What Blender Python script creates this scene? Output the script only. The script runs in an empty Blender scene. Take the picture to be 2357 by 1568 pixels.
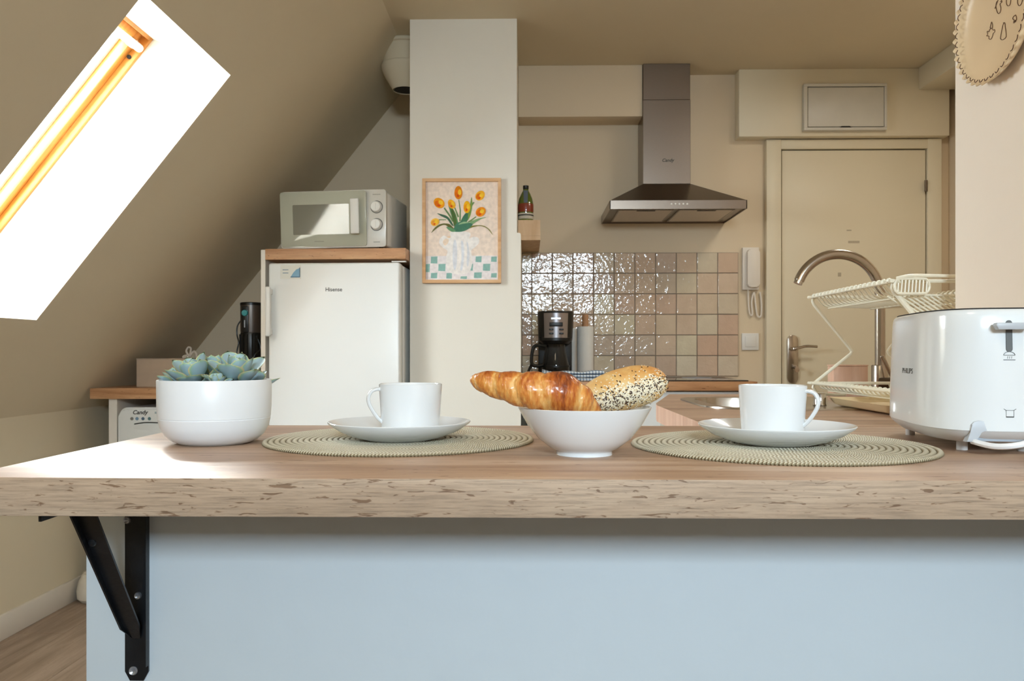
import bpy, bmesh, math, random
from mathutils import Vector, Matrix, noise
PI = math.pi
random.seed(7)
S = bpy.context.scene
COL = S.collection

# ------------------------------------------------------------------ camera
YAW = math.radians(1.09)
F = 1850.0
CZ = 1.022
cd = bpy.data.cameras.new('camera')
cam = bpy.data.objects.new('camera', cd)
COL.objects.link(cam)
cam.location = (0, 0, CZ)
cam.rotation_euler = (PI / 2, 0, YAW)
cd.sensor_width = 36
cd.lens = F / 2357 * 36
cd.shift_y = (814 - 784) / 2357
cd.clip_start = 0.02
cd.dof.use_dof = True
cd.dof.focus_distance = 1.12
cd.dof.aperture_fstop = 20
S.camera = cam

# ------------------------------------------------------------------ light
S.view_settings.view_transform = 'Standard'
S.view_settings.look = 'None'
S.view_settings.exposure = 0.15
S.view_settings.gamma = 1.0
S.view_settings.use_curve_mapping = False
w = bpy.data.worlds.new('world')
S.world = w
w.use_nodes = True
bg = w.node_tree.nodes['Background']
bg.inputs[0].default_value = (0.86, 0.93, 1.0, 1)
bg.inputs[1].default_value = 4.0


def area(name, loc, direction, sx, sy, power, color, spread=180):
    ld = bpy.data.lights.new(name, 'AREA')
    ld.shape = 'RECTANGLE'
    ld.size = sx
    ld.size_y = sy
    ld.energy = power
    ld.color = color
    ld.spread = math.radians(spread)
    o = bpy.data.objects.new(name, ld)
    COL.objects.link(o)
    o.location = loc
    o.rotation_euler = Vector(direction).to_track_quat('-Z', 'Y').to_euler()
    return o


# daylight falling through the roof window
area('skylight_daylight', (-1.683, 2.30, 1.834), (0.78, 0.0, -0.6256), 0.8, 1.2, 84, (0.94, 0.98, 1.0))
# low sun through the roof window onto the end of the bar
sl = bpy.data.lights.new('sun', 'SUN')
sl.energy = 6.5
sl.angle = math.radians(6)
sl.color = (1.0, 0.95, 0.88)
so = bpy.data.objects.new('sun', sl)
COL.objects.link(so)
so.location = (-4, 6, 6)
so.rotation_euler = Vector((0.815, -1.48, -1.0)).to_track_quat('-Z', 'Y').to_euler()

# daylight from the window in the wall behind the camera
area('rear_window_daylight', (0.36, -2.52, 2.03), (0, 1, -0.50), 0.95, 0.46, 37, (0.70, 0.87, 1.0), 105)
# added fill lights, no lamps there: warm ambience and a brighter door side
area('added_warm_fill', (-0.2, 0.2, 2.36), (0, 0, -1), 0.5, 0.5, 5.5, (1.0, 0.80, 0.56))
area('added_kitchen_fill', (1.45, 2.85, 2.36), (0, 0, -1), 0.3, 0.3, 8.5, (1.0, 0.94, 0.84))


# ------------------------------------------------------------------ helpers
def at(px, py, Y):
    """world point on the plane Y seen at a photograph pixel"""
    u = (px - 1178.5) / F
    v = (814 - py) / F
    t = Y / (math.cos(YAW) + u * math.sin(YAW))
    return Vector((t * (u * math.cos(YAW) - math.sin(YAW)), Y, CZ + v * t))


def lin(c):
    if isinstance(c, str):
        c = [int(c[i:i + 2], 16) / 255 for i in (0, 2, 4)]
    return tuple(x / 12.92 if x <= 0.04045 else ((x + 0.055) / 1.055) ** 2.4 for x in c)


MATS = {}


def new_mat(name):
    m = bpy.data.materials.new(name)
    m.use_nodes = True
    nt = m.node_tree
    return m, nt, nt.nodes['Principled BSDF']


def N(nt, t, **kw):
    n = nt.nodes.new(t)
    for k, v in kw.items():
        setattr(n, k, v)
    return n


def ramp(nt, stops, fac):
    r = N(nt, 'ShaderNodeValToRGB')
    el = r.color_ramp.elements
    while len(el) < len(stops):
        el.new(0.5)
    for e, (p, c) in zip(el, stops):
        e.position = p
        e.color = tuple(c) + (1,) if len(c) == 3 else c
    nt.links.new(fac, r.inputs[0])
    return r


def mat(name, color, rough=0.5, metal=0.0, var=0.03, scale=12, bump=0.0, bscale=80, coat=0.0, spec=0.5,
        trans=0.0, ior=1.45, sheen=0.0, stretch=None, sss=0.0):
    """principled material with a little procedural colour variation and relief"""
    if name in MATS:
        return MATS[name]
    m, nt, b = new_mat(name)
    c = lin(color)
    tc = N(nt, 'ShaderNodeTexCoord')
    mp = N(nt, 'ShaderNodeMapping')
    if stretch:
        mp.inputs['Scale'].default_value = stretch
    nt.links.new(tc.outputs['Object'], mp.inputs[0])
    no = N(nt, 'ShaderNodeTexNoise')
    no.inputs['Scale'].default_value = scale
    no.inputs['Detail'].default_value = 4
    nt.links.new(mp.outputs[0], no.inputs[0])
    lo = tuple(x * (1 - var) for x in c)
    hi = tuple(min(1, x * (1 + var)) for x in c)
    r = ramp(nt, [(0.3, lo), (0.7, hi)], no.outputs[0])
    nt.links.new(r.outputs[0], b.inputs['Base Color'])
    b.inputs['Roughness'].default_value = rough
    b.inputs['Metallic'].default_value = metal
    b.inputs['Specular IOR Level'].default_value = spec
    b.inputs['Coat Weight'].default_value = coat
    b.inputs['Coat Roughness'].default_value = 0.05
    b.inputs['Transmission Weight'].default_value = trans
    b.inputs['IOR'].default_value = ior
    b.inputs['Sheen Weight'].default_value = sheen
    b.inputs['Subsurface Weight'].default_value = sss
    b.inputs['Subsurface Radius'].default_value = (0.01, 0.006, 0.003)
    if bump:
        n2 = N(nt, 'ShaderNodeTexNoise')
        n2.inputs['Scale'].default_value = bscale
        n2.inputs['Detail'].default_value = 3
        nt.links.new(mp.outputs[0], n2.inputs[0])
        bp = N(nt, 'ShaderNodeBump')
        bp.inputs['Strength'].default_value = 1.0
        bp.inputs['Distance'].default_value = bump
        nt.links.new(n2.outputs[0], bp.inputs['Height'])
        nt.links.new(bp.outputs[0], b.inputs['Normal'])
    MATS[name] = m
    return m


def wood(name, base, dark, light, rough=0.45, axis='X', cracks=1.0, grain=1.0, spec=0.4, crk=(22, 110), thr=.30):
    if name in MATS:
        return MATS[name]
    m, nt, b = new_mat(name)
    tc = N(nt, 'ShaderNodeTexCoord')

    def mapped(sc_long, sc_cross):
        mp = N(nt, 'ShaderNodeMapping')
        s = [sc_cross] * 3
        s['XYZ'.index(axis)] = sc_long
        mp.inputs['Scale'].default_value = s
        nt.links.new(tc.outputs['Object'], mp.inputs[0])
        return mp.outputs[0]
    n1 = N(nt, 'ShaderNodeTexNoise')
    n1.inputs['Scale'].default_value = 1
    n1.inputs['Detail'].default_value = 5
    n1.inputs['Distortion'].default_value = 0.7
    nt.links.new(mapped(2.2, 26), n1.inputs[0])
    n2 = N(nt, 'ShaderNodeTexNoise')
    n2.inputs['Scale'].default_value = 1
    n2.inputs['Detail'].default_value = 6
    n2.inputs['Roughness'].default_value = 0.7
    nt.links.new(mapped(16, 420), n2.inputs[0])
    n3 = N(nt, 'ShaderNodeTexNoise')
    n3.inputs['Scale'].default_value = 1
    n3.inputs['Detail'].default_value = 3
    n3.inputs['Distortion'].default_value = 1.5
    nt.links.new(mapped(*crk), n3.inputs[0])
    r1 = ramp(nt, [(0.28, lin(dark)), (0.5, lin(base)), (0.72, lin(light))], n1.outputs[0])
    r2 = ramp(nt, [(0.32, (0.70 / grain,) * 3), (0.55, (1, 1, 1))], n2.outputs[0])
    r3 = ramp(nt, [(thr, (1 - 0.50 * cracks, 1 - 0.58 * cracks, 1 - 0.64 * cracks)), (thr + .055, (1, 1, 1))], n3.outputs[0])
    mx = N(nt, 'ShaderNodeMix', data_type='RGBA', blend_type='MULTIPLY')
    mx.inputs[0].default_value = 0.75 * grain
    nt.links.new(r1.outputs[0], mx.inputs[6])
    nt.links.new(r2.outputs[0], mx.inputs[7])
    mx2 = N(nt, 'ShaderNodeMix', data_type='RGBA', blend_type='MULTIPLY')
    mx2.inputs[0].default_value = 0.9
    nt.links.new(mx.outputs[2], mx2.inputs[6])
    nt.links.new(r3.outputs[0], mx2.inputs[7])
    nt.links.new(mx2.outputs[2], b.inputs['Base Color'])
    b.inputs['Roughness'].default_value = rough
    b.inputs['Specular IOR Level'].default_value = spec
    bp = N(nt, 'ShaderNodeBump')
    bp.inputs['Distance'].default_value = 0.0004
    bp.inputs['Strength'].default_value = 0.6
    nt.links.new(n2.outputs[0], bp.inputs['Height'])
    nt.links.new(bp.outputs[0], b.inputs['Normal'])
    MATS[name] = m
    return m


def glass(name, tint=(0.95, 0.98, 1.0), ior=1.45, refl_rough=0.02):
    """thin pane: clear straight through, mirror-like by its Fresnel term"""
    if name in MATS:
        return MATS[name]
    m = bpy.data.materials.new(name)
    m.use_nodes = True
    nt = m.node_tree
    nt.nodes.clear()
    out = N(nt, 'ShaderNodeOutputMaterial')
    tr = N(nt, 'ShaderNodeBsdfTransparent')
    tr.inputs[0].default_value = tuple(tint) + (1,)
    gl = N(nt, 'ShaderNodeBsdfGlossy')
    gl.inputs['Roughness'].default_value = refl_rough
    lw_ = N(nt, 'ShaderNodeLayerWeight')
    lw_.inputs[0].default_value = 0.5
    pw = N(nt, 'ShaderNodeMath', operation='POWER')
    pw.inputs[1].default_value = 4.5
    nt.links.new(lw_.outputs['Facing'], pw.inputs[0])
    fr = N(nt, 'ShaderNodeMath', operation='MULTIPLY_ADD')
    fr.inputs[1].default_value = 0.9
    fr.inputs[2].default_value = ((ior - 1) / (ior + 1)) ** 2
    nt.links.new(pw.outputs[0], fr.inputs[0])
    mx = N(nt, 'ShaderNodeMixShader')
    nt.links.new(fr.outputs[0], mx.inputs[0])
    nt.links.new(tr.outputs[0], mx.inputs[1])
    nt.links.new(gl.outputs[0], mx.inputs[2])
    nt.links.new(mx.outputs[0], out.inputs[0])
    MATS[name] = m
    return m


def thing(name, label, cat, loc=(0, 0, 0), rotz=0.0, group=None, rot=None):
    o = bpy.data.objects.new(name, None)
    o.empty_display_size = 0.02
    COL.objects.link(o)
    o.location = loc
    o.rotation_euler = rot if rot else (0, 0, rotz)
    o['label'] = label
    o['category'] = cat
    if group:
        o['group'] = group
    return o


def link_mesh(name, me, parent=None, loc=(0, 0, 0), rot=(0, 0, 0), label=None):
    o = bpy.data.objects.new(name, me)
    COL.objects.link(o)
    o.location = loc
    o.rotation_euler = rot
    if parent:
        o.parent = parent
    if label:
        o['label'] = label
    return o


def mesh_of(name, bm, m, angle=35):
    bmesh.ops.recalc_face_normals(bm, faces=bm.faces)
    me = bpy.data.meshes.new(name)
    bm.to_mesh(me)
    bm.free()
    for mm in (m if isinstance(m, (list, tuple)) else [m]):
        me.materials.append(mm)
    for p in me.polygons:
        p.use_smooth = True
    me.set_sharp_from_angle(angle=math.radians(angle))
    return me


def obj(name, bm, m, parent=None, loc=(0, 0, 0), rot=(0, 0, 0), label=None, angle=35):
    return link_mesh(name, mesh_of(name, bm, m, angle), parent, loc, rot, label)


def struct(name, bm, m, label=None, **kw):
    o = obj(name, bm, m, **kw)
    o['kind'] = 'structure'
    if label:
        o['label'] = label
    return o


def tag(o, label, cat, group=None):
    o['label'] = label
    o['category'] = cat
    if group:
        o['group'] = group
    return o


def B():
    return bmesh.new()


def bx(bm, x0, x1, y0, y1, z0, z1, bev=0.0, seg=2, mi=0):
    v = [bm.verts.new((x, y, z)) for x in (x0, x1) for y in (y0, y1) for z in (z0, z1)]
    fs = [bm.faces.new([v[i] for i in q]) for q in
          ((0, 1, 3, 2), (4, 6, 7, 5), (0, 4, 5, 1), (2, 3, 7, 6), (0, 2, 6, 4), (1, 5, 7, 3))]
    for f in fs:
        f.material_index = mi
    if bev:
        es = list({e for f in fs for e in f.edges})
        r = bmesh.ops.bevel(bm, geom=es, offset=bev, segments=seg, profile=0.5, affect='EDGES')
        for f in r['faces']:
            f.material_index = mi
    return bm


def box(x0, x1, y0, y1, z0, z1, bev=0.0, seg=2):
    return bx(B(), x0, x1, y0, y1, z0, z1, bev, seg)


def quad(bm, pts, mi=0):
    f = bm.faces.new([bm.verts.new(p) for p in pts])
    f.material_index = mi
    return f


def prism(bm, pts, a, b, axis='Y', mi=0, bev=0.0):
    """polygon (two coordinates) extruded from a to b along axis"""
    def mk(p, t):
        if axis == 'Y':
            return (p[0], t, p[1])
        if axis == 'Z':
            return (p[0], p[1], t)
        return (t, p[0], p[1])
    lo = [bm.verts.new(mk(p, a)) for p in pts]
    hi = [bm.verts.new(mk(p, b)) for p in pts]
    n = len(pts)
    fs = [bm.faces.new(lo), bm.faces.new(list(reversed(hi)))]
    for i in range(n):
        j = (i + 1) % n
        fs.append(bm.faces.new((lo[i], hi[i], hi[j], lo[j])))
    for f in fs:
        f.material_index = mi
    if bev:
        es = list({e for f in fs[:2] for e in f.edges})
        bmesh.ops.bevel(bm, geom=es, offset=bev, segments=2, profile=0.5, affect='EDGES')
    return bm


def lathe(bm, prof, seg=48, c=(0, 0, 0), axis='Z', mi=0, sx=1, sy=1):
    rings = []

    def mk(r, z, a):
        x, y = r * math.cos(a) * sx, r * math.sin(a) * sy
        if axis == 'Z':
            return (c[0] + x, c[1] + y, c[2] + z)
        if axis == 'Y':
            return (c[0] + x, c[1] + z, c[2] + y)
        return (c[0] + z, c[1] + x, c[2] + y)
    for r, z in prof:
        if r < 1e-6:
            rings.append([bm.verts.new(mk(0, z, 0))])
        else:
            rings.append([bm.verts.new(mk(r, z, 2 * PI * k / seg)) for k in range(seg)])
    for A_, B_ in zip(rings, rings[1:]):
        for k in range(seg):
            j = (k + 1) % seg
            if len(A_) == 1 and len(B_) == 1:
                continue
            if len(A_) == 1:
                f = bm.faces.new((A_[0], B_[k], B_[j]))
            elif len(B_) == 1:
                f = bm.faces.new((A_[k], A_[j], B_[0]))
            else:
                f = bm.faces.new((A_[k], A_[j], B_[j], B_[k]))
            f.material_index = mi
    return bm


def tube(bm, pts, r, seg=8, closed=False, mi=0, caps=True):
    pts = [Vector(p) for p in pts]
    n = len(pts)
    rs = r if isinstance(r, (list, tuple)) else [r] * n
    rings = []
    up = None
    for i, p in enumerate(pts):
        if closed:
            d = pts[(i + 1) % n] - pts[i - 1]
        else:
            d = pts[min(i + 1, n - 1)] - pts[max(i - 1, 0)]
        d.normalize()
        if up is None:
            up = d.orthogonal().normalized()
        up = (up - d * up.dot(d))
        if up.length < 1e-6:
            up = d.orthogonal()
        up.normalize()
        s = d.cross(up)
        rings.append([bm.verts.new(p + (up * math.cos(2 * PI * k / seg) + s * math.sin(2 * PI * k / seg)) * rs[i])
                      for k in range(seg)])
    m = n if closed else n - 1
    for i in range(m):
        A_, B_ = rings[i], rings[(i + 1) % n]
        for k in range(seg):
            j = (k + 1) % seg
            bm.faces.new((A_[k], A_[j], B_[j], B_[k])).material_index = mi
    if not closed and caps:
        bm.faces.new(list(reversed(rings[0]))).material_index = mi
        bm.faces.new(rings[-1]).material_index = mi
    return bm


def smooth_path(pts, n=6, closed=False):
    """Catmull-Rom through points"""
    P = [Vector(p) for p in pts]
    out = []
    L = len(P)
    rng = L if closed else L - 1
    for i in range(rng):
        if closed:
            p0, p1, p2, p3 = P[i - 1], P[i], P[(i + 1) % L], P[(i + 2) % L]
        else:
            p0, p1, p2, p3 = P[max(i - 1, 0)], P[i], P[i + 1], P[min(i + 2, L - 1)]
        for k in range(n):
            t = k / n
            out.append(0.5 * ((2 * p1) + (-p0 + p2) * t + (2 * p0 - 5 * p1 + 4 * p2 - p3) * t * t
                              + (-p0 + 3 * p1 - 3 * p2 + p3) * t ** 3))
    if not closed:
        out.append(P[-1])
    return out


def ball(bm, c, r, sx=1, sy=1, sz=1, u=16, v=10, mi=0):
    prof = [(r * math.sin(PI * i / v), -r * math.cos(PI * i / v) * sz) for i in range(v + 1)]
    prof[0] = (0, -r * sz)
    prof[-1] = (0, r * sz)
    return lathe(bm, prof, u, c, mi=mi, sx=sx, sy=sy)


def rrect(x0, x1, y0, y1, r, n=6):
    pts = []
    for cx, cy, a0 in ((x1 - r, y1 - r, 0), (x0 + r, y1 - r, 90), (x0 + r, y0 + r, 180), (x1 - r, y0 + r, 270)):
        for k in range(n + 1):
            a = math.radians(a0 + 90 * k / n)
            pts.append((cx + r * math.cos(a), cy + r * math.sin(a)))
    return pts


def loft(bm, rings, cap0=True, cap1=True, mi=0):
    R = [[bm.verts.new(p) for p in ring] for ring in rings]
    n = len(R[0])
    for A_, B_ in zip(R, R[1:]):
        for k in range(n):
            j = (k + 1) % n
            bm.faces.new((A_[k], A_[j], B_[j], B_[k])).material_index = mi
    if cap0:
        bm.faces.new(list(reversed(R[0]))).material_index = mi
    if cap1:
        bm.faces.new(R[-1]).material_index = mi
    return bm


def text_mesh(txt, size, m, extrude=0.0002, shear=0.0, squeeze=1.0, fn=None, name='lettering', bold=0.0):
    """flat lettering in the local XZ plane, centred, facing -Y (fn remaps every vertex)"""
    cu = bpy.data.curves.new(name, 'FONT')
    cu.body = txt
    cu.size = size
    cu.align_x = 'CENTER'
    cu.align_y = 'CENTER'
    cu.shear = shear
    cu.extrude = extrude
    cu.offset = bold
    cu.resolution_u = 3
    to = bpy.data.objects.new('tmp_text', cu)
    COL.objects.link(to)
    dg = bpy.context.evaluated_depsgraph_get()
    me = bpy.data.meshes.new_from_object(to.evaluated_get(dg))
    bpy.data.objects.remove(to)
    for v in me.vertices:
        x, y, z = v.co
        p = (x * squeeze, -z, y)
        v.co = fn(*p) if fn else p
    me.materials.clear()
    me.materials.append(m)
    me.name = name
    return me


# ------------------------------------------------------------------ materials
PAINT = mat('cream wall paint', 'e9e3d6', rough=0.62, var=0.012, scale=3, bump=0.0005, bscale=35, spec=0.3)
PAINT_W = mat('warm ceiling paint', 'dacdb2', rough=0.75, var=0.012, scale=3, bump=0.0003, bscale=30, spec=0.2)
PAINT_WALL = mat('back wall paint', 'ddcbae', rough=0.65, var=0.012, scale=3, bump=0.0004, bscale=30, spec=0.25)
PAINT_R = mat('peach side wall paint', 'f9ecdc', rough=0.6, var=0.012, scale=3, bump=0.0004, bscale=30, spec=0.25)
PAINT_B = mat('bar wall paint', 'c3cace', rough=0.55, var=0.015, scale=3, bump=0.0012, bscale=22, spec=0.3)
DOORP = mat('door paint', 'e3d9c0', rough=0.42, var=0.012, scale=3, spec=0.35)
REVEAL = mat('reveal paint', 'e6dfd1', rough=0.7, var=0.01, scale=4)
OAK = wood('oak laminate', 'b8977c', '9c7a61', 'cbb097', rough=0.42, spec=0.7)
OAK_EDGE = wood('oak laminate edge', 'b39a82', 'a0876f', 'c2ab93', rough=0.6, cracks=1.15, grain=1.25, crk=(34, 190), thr=.335)
OAK_WARMLIT = wood('warm-lit oak worktop', 'c39166', 'a8744c', 'd6aa80', rough=0.4)  # same oak as the bar, with warm room light put into its colour
PINE = wood('varnished pine', 'cf8a3e', 'b8752c', 'dda258', rough=0.35, cracks=0.1, grain=0.8, axis='X')
LIGHTWOOD = wood('light birch', 'dcb78c', 'cfa679', 'e8c9a2', rough=0.5, cracks=0.1, grain=0.7, axis='Z')
PINKWOOD = wood('pinkish beech', 'dcb49a', 'cfa288', 'e9c6b0', rough=0.5, cracks=0.1, grain=0.6, axis='Z')
FLOORW = wood('floor laminate', '917b67', '78634f', 'aa937d', rough=0.4, axis='Y', cracks=0.5)
CERAMIC = mat('white glazed ceramic', 'e9ecee', rough=0.12, var=0.008, scale=6, coat=0.6, spec=0.5)
CERAMIC_M = mat('white satin ceramic', 'e8ebee', rough=0.33, var=0.01, scale=6, spec=0.5)
WHITE = mat('white enamel', 'e6e6e2', rough=0.28, var=0.008, scale=4, spec=0.5)
WHITE_PL = mat('white plastic', 'e4e2dc', rough=0.38, var=0.01, scale=6)
WHITE_LAM = mat('white laminate', 'e6ddd0', rough=0.45, var=0.01, scale=6)
GREY_PL = mat('light grey plastic', 'b9bdc2', rough=0.4, var=0.01, scale=6)
GREY_WARM = mat('pale warm grey plastic', 'd2cdc9', rough=0.4, var=0.01, scale=6)
MWGLASS = mat('microwave door glass', 'b7b7a4', rough=0.06, var=0.01, scale=6, spec=0.9, coat=1.0)
MWWIN = mat('microwave window', '7c7a6c', rough=0.08, var=0.02, scale=6, spec=0.9, coat=1.0)
DARK = mat('dark recess', '1d1a18', rough=0.7, var=0.1)
BLACK = mat('black plastic', '14130f', rough=0.35, var=0.1)
BLACK_PAINT = mat('black painted steel', '121417', rough=0.32, var=0.35, scale=45, bump=0.0003, bscale=160, spec=0.5)
INK = mat('dark print', '37352f', rough=0.5, var=0.05)
STEEL = mat('brushed steel', '93867a', rough=0.30, metal=1.0, var=0.05, scale=60, stretch=(1, 1, 30))
STEEL_D = mat('dark brushed steel', '776b5f', rough=0.34, metal=1.0, var=0.05, scale=60, stretch=(30, 1, 1))
STEEL_S = mat('satin nickel', 'b6aca0', rough=0.22, metal=1.0, var=0.03, scale=30)
CHROME = mat('chrome', 'cfccc8', rough=0.12, metal=1.0, var=0.03, scale=30)
ZINC = mat('zinc screw', 'b9bdc4', rough=0.35, metal=0.9, var=0.1, scale=200)
CREAMW = mat('cream coated wire', 'ece5cf', rough=0.35, var=0.01)
CREAM_TRAY = mat('cream plastic tray', 'e6cfa4', rough=0.4, var=0.01)
GROUT = mat('grey beige grout', '8f8172', rough=0.85, var=0.05, scale=60)
CARD = mat('beige cardboard', 'bfa78e', rough=0.8, var=0.04, scale=30)
BLACKGLASS = mat('black glass', '0b0c0d', rough=0.06, var=0.1, coat=1.0, spec=0.8)
PAPER = mat('white kitchen paper', 'e3dfd6', rough=0.9, var=0.02, scale=40, bump=0.0006, bscale=220)
SOIL = mat('potting soil', '3a3024', rough=0.95, var=0.4, scale=200, bump=0.003, bscale=250)
PLATEM = mat('straw coloured plate', 'e2c7a0', rough=0.35, var=0.03, scale=9, spec=0.4)
BROWN = mat('dark brown rim', '5b3c2c', rough=0.6, var=0.1)
PANE = glass('window glass')


def tile_material():
    m, nt, b = new_mat('glazed zellige tile')
    oi = N(nt, 'ShaderNodeObjectInfo')
    r = ramp(nt, [(0.0, lin('cdb29b')), (0.2, lin('d6bfa6')), (0.4, lin('cdbaa6')), (0.58, lin('d0b199')),
                  (0.75, lin('d9cdb1')), (0.9, lin('c3ad9b')), (1.0, lin('dfd4bb'))], oi.outputs['Random'])
    tc = N(nt, 'ShaderNodeTexCoord')
    ad = N(nt, 'ShaderNodeVectorMath', operation='ADD')
    sc = N(nt, 'ShaderNodeVectorMath', operation='SCALE')
    sc.inputs[0].default_value = (37, 11, 23)
    nt.links.new(oi.outputs['Random'], sc.inputs['Scale'])
    nt.links.new(tc.outputs['Object'], ad.inputs[0])
    nt.links.new(sc.outputs[0], ad.inputs[1])
    n1 = N(nt, 'ShaderNodeTexNoise')
    n1.inputs['Scale'].default_value = 14
    n1.inputs['Detail'].default_value = 3
    nt.links.new(ad.outputs[0], n1.inputs[0])
    r2 = ramp(nt, [(0.3, (0.88, 0.86, 0.84)), (0.7, (1, 1, 1))], n1.outputs[0])
    mx = N(nt, 'ShaderNodeMix', data_type='RGBA', blend_type='MULTIPLY')
    mx.inputs[0].default_value = 0.8
    nt.links.new(r.outputs[0], mx.inputs[6])
    nt.links.new(r2.outputs[0], mx.inputs[7])
    nt.links.new(mx.outputs[2], b.inputs['Base Color'])
    n2 = N(nt, 'ShaderNodeTexNoise')
    n2.inputs['Scale'].default_value = 48
    n2.inputs['Detail'].default_value = 1.5
    n2.inputs['Distortion'].default_value = 0.8
    nt.links.new(ad.outputs[0], n2.inputs[0])
    bp = N(nt, 'ShaderNodeBump')
    bp.inputs['Distance'].default_value = 0.0015
    bp.inputs['Strength'].default_value = 1.0
    nt.links.new(n2.outputs[0], bp.inputs['Height'])
    nt.links.new(bp.outputs[0], b.inputs['Normal'])
    b.inputs['Roughness'].default_value = 0.07
    b.inputs['Specular IOR Level'].default_value = 0.6
    return m


TILE = tile_material()


def mat_attr(name, attr, stops, rough, bump=0.0, bscale=100, coat=0.0, sss=0.0, noise_mix=0.35, nscale=60, spec=0.5, stretch=None):
    """colour from a mesh attribute mixed with noise through a ramp"""
    m, nt, b = new_mat(name)
    at_ = N(nt, 'ShaderNodeAttribute', attribute_name=attr)
    tc = N(nt, 'ShaderNodeTexCoord')
    no = N(nt, 'ShaderNodeTexNoise')
    no.inputs['Scale'].default_value = nscale
    no.inputs['Detail'].default_value = 5
    mpp = N(nt, 'ShaderNodeMapping')
    if stretch:
        mpp.inputs['Scale'].default_value = stretch
        mpp.inputs['Rotation'].default_value = (0, math.radians(22), 0)
    nt.links.new(tc.outputs['Object'], mpp.inputs[0])
    nt.links.new(mpp.outputs[0], no.inputs[0])
    s = N(nt, 'ShaderNodeMath', operation='SUBTRACT')
    s.inputs[1].default_value = 0.5
    nt.links.new(no.outputs[0], s.inputs[0])
    mu = N(nt, 'ShaderNodeMath', operation='MULTIPLY')
    mu.inputs[1].default_value = noise_mix * 2
    nt.links.new(s.outputs[0], mu.inputs[0])
    ad = N(nt, 'ShaderNodeMath', operation='ADD')
    nt.links.new(at_.outputs['Fac'], ad.inputs[0])
    nt.links.new(mu.outputs[0], ad.inputs[1])
    r = ramp(nt, [(p, lin(c)) for p, c in stops], ad.outputs[0])
    nt.links.new(r.outputs[0], b.inputs['Base Color'])
    b.inputs['Roughness'].default_value = rough
    b.inputs['Coat Weight'].default_value = coat
    b.inputs['Coat Roughness'].default_value = 0.15
    b.inputs['Specular IOR Level'].default_value = spec
    b.inputs['Subsurface Weight'].default_value = sss
    b.inputs['Subsurface Radius'].default_value = (0.006, 0.004, 0.002)
    if bump:
        n2 = N(nt, 'ShaderNodeTexNoise')
        n2.inputs['Scale'].default_value = bscale
        n2.inputs['Detail'].default_value = 4
        nt.links.new(mpp.outputs[0], n2.inputs[0])
        bp = N(nt, 'ShaderNodeBump')
        bp.inputs['Distance'].default_value = bump
        nt.links.new(n2.outputs[0], bp.inputs['Height'])
        nt.links.new(bp.outputs[0], b.inputs['Normal'])
    return m


def placemat_material(pitch):
    m, nt, b = new_mat('woven straw braid')
    tc = N(nt, 'ShaderNodeTexCoord')
    sp = N(nt, 'ShaderNodeSeparateXYZ')
    nt.links.new(tc.outputs['Object'], sp.inputs[0])

    def M(op, a, c=None):
        n = N(nt, 'ShaderNodeMath', operation=op)
        for i, v in enumerate((a, c)):
            if v is None:
                continue
            if isinstance(v, (int, float)):
                n.inputs[i].default_value = v
            else:
                nt.links.new(v, n.inputs[i])
        return n.outputs[0]
    x, y = sp.outputs[0], sp.outputs[1]
    r = M('SQRT', M('ADD', M('MULTIPLY', x, x), M('MULTIPLY', y, y)))
    th = M('ARCTAN2', y, x)
    q = M('DIVIDE', r, pitch)
    ring = M('FLOOR', q)
    fr = M('SUBTRACT', M('FRACT', q), 0.5)
    cnt = M('FLOOR', M('MULTIPLY', M('ADD', ring, 0.5), 2 * PI * pitch / 0.0042))
    ph = M('ADD', M('ADD', M('MULTIPLY', th, cnt), M('MULTIPLY', ring, 2.4)), M('MULTIPLY', M('ABSOLUTE', fr), 9.0))
    s = M('ADD', M('MULTIPLY', M('SINE', ph), 0.5), 0.5)
    prof = M('SUBTRACT', 1.0, M('MULTIPLY', M('ABSOLUTE', fr), M('ABSOLUTE', M('MULTIPLY', fr, 4.0))))
    h = M('MULTIPLY', M('ADD', M('MULTIPLY', s, 0.65), 0.35), prof)
    rp = ramp(nt, [(0.05, lin('85785a')), (0.4, lin('d6cbae')), (0.8, lin('f6efdc'))], h)
    nt.links.new(rp.outputs[0], b.inputs['Base Color'])
    b.inputs['Roughness'].default_value = 0.7
    bp = N(nt, 'ShaderNodeBump')
    bp.inputs['Distance'].default_value = 0.0018
    nt.links.new(s, bp.inputs['Height'])
    nt.links.new(bp.outputs[0], b.inputs['Normal'])
    return m


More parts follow.
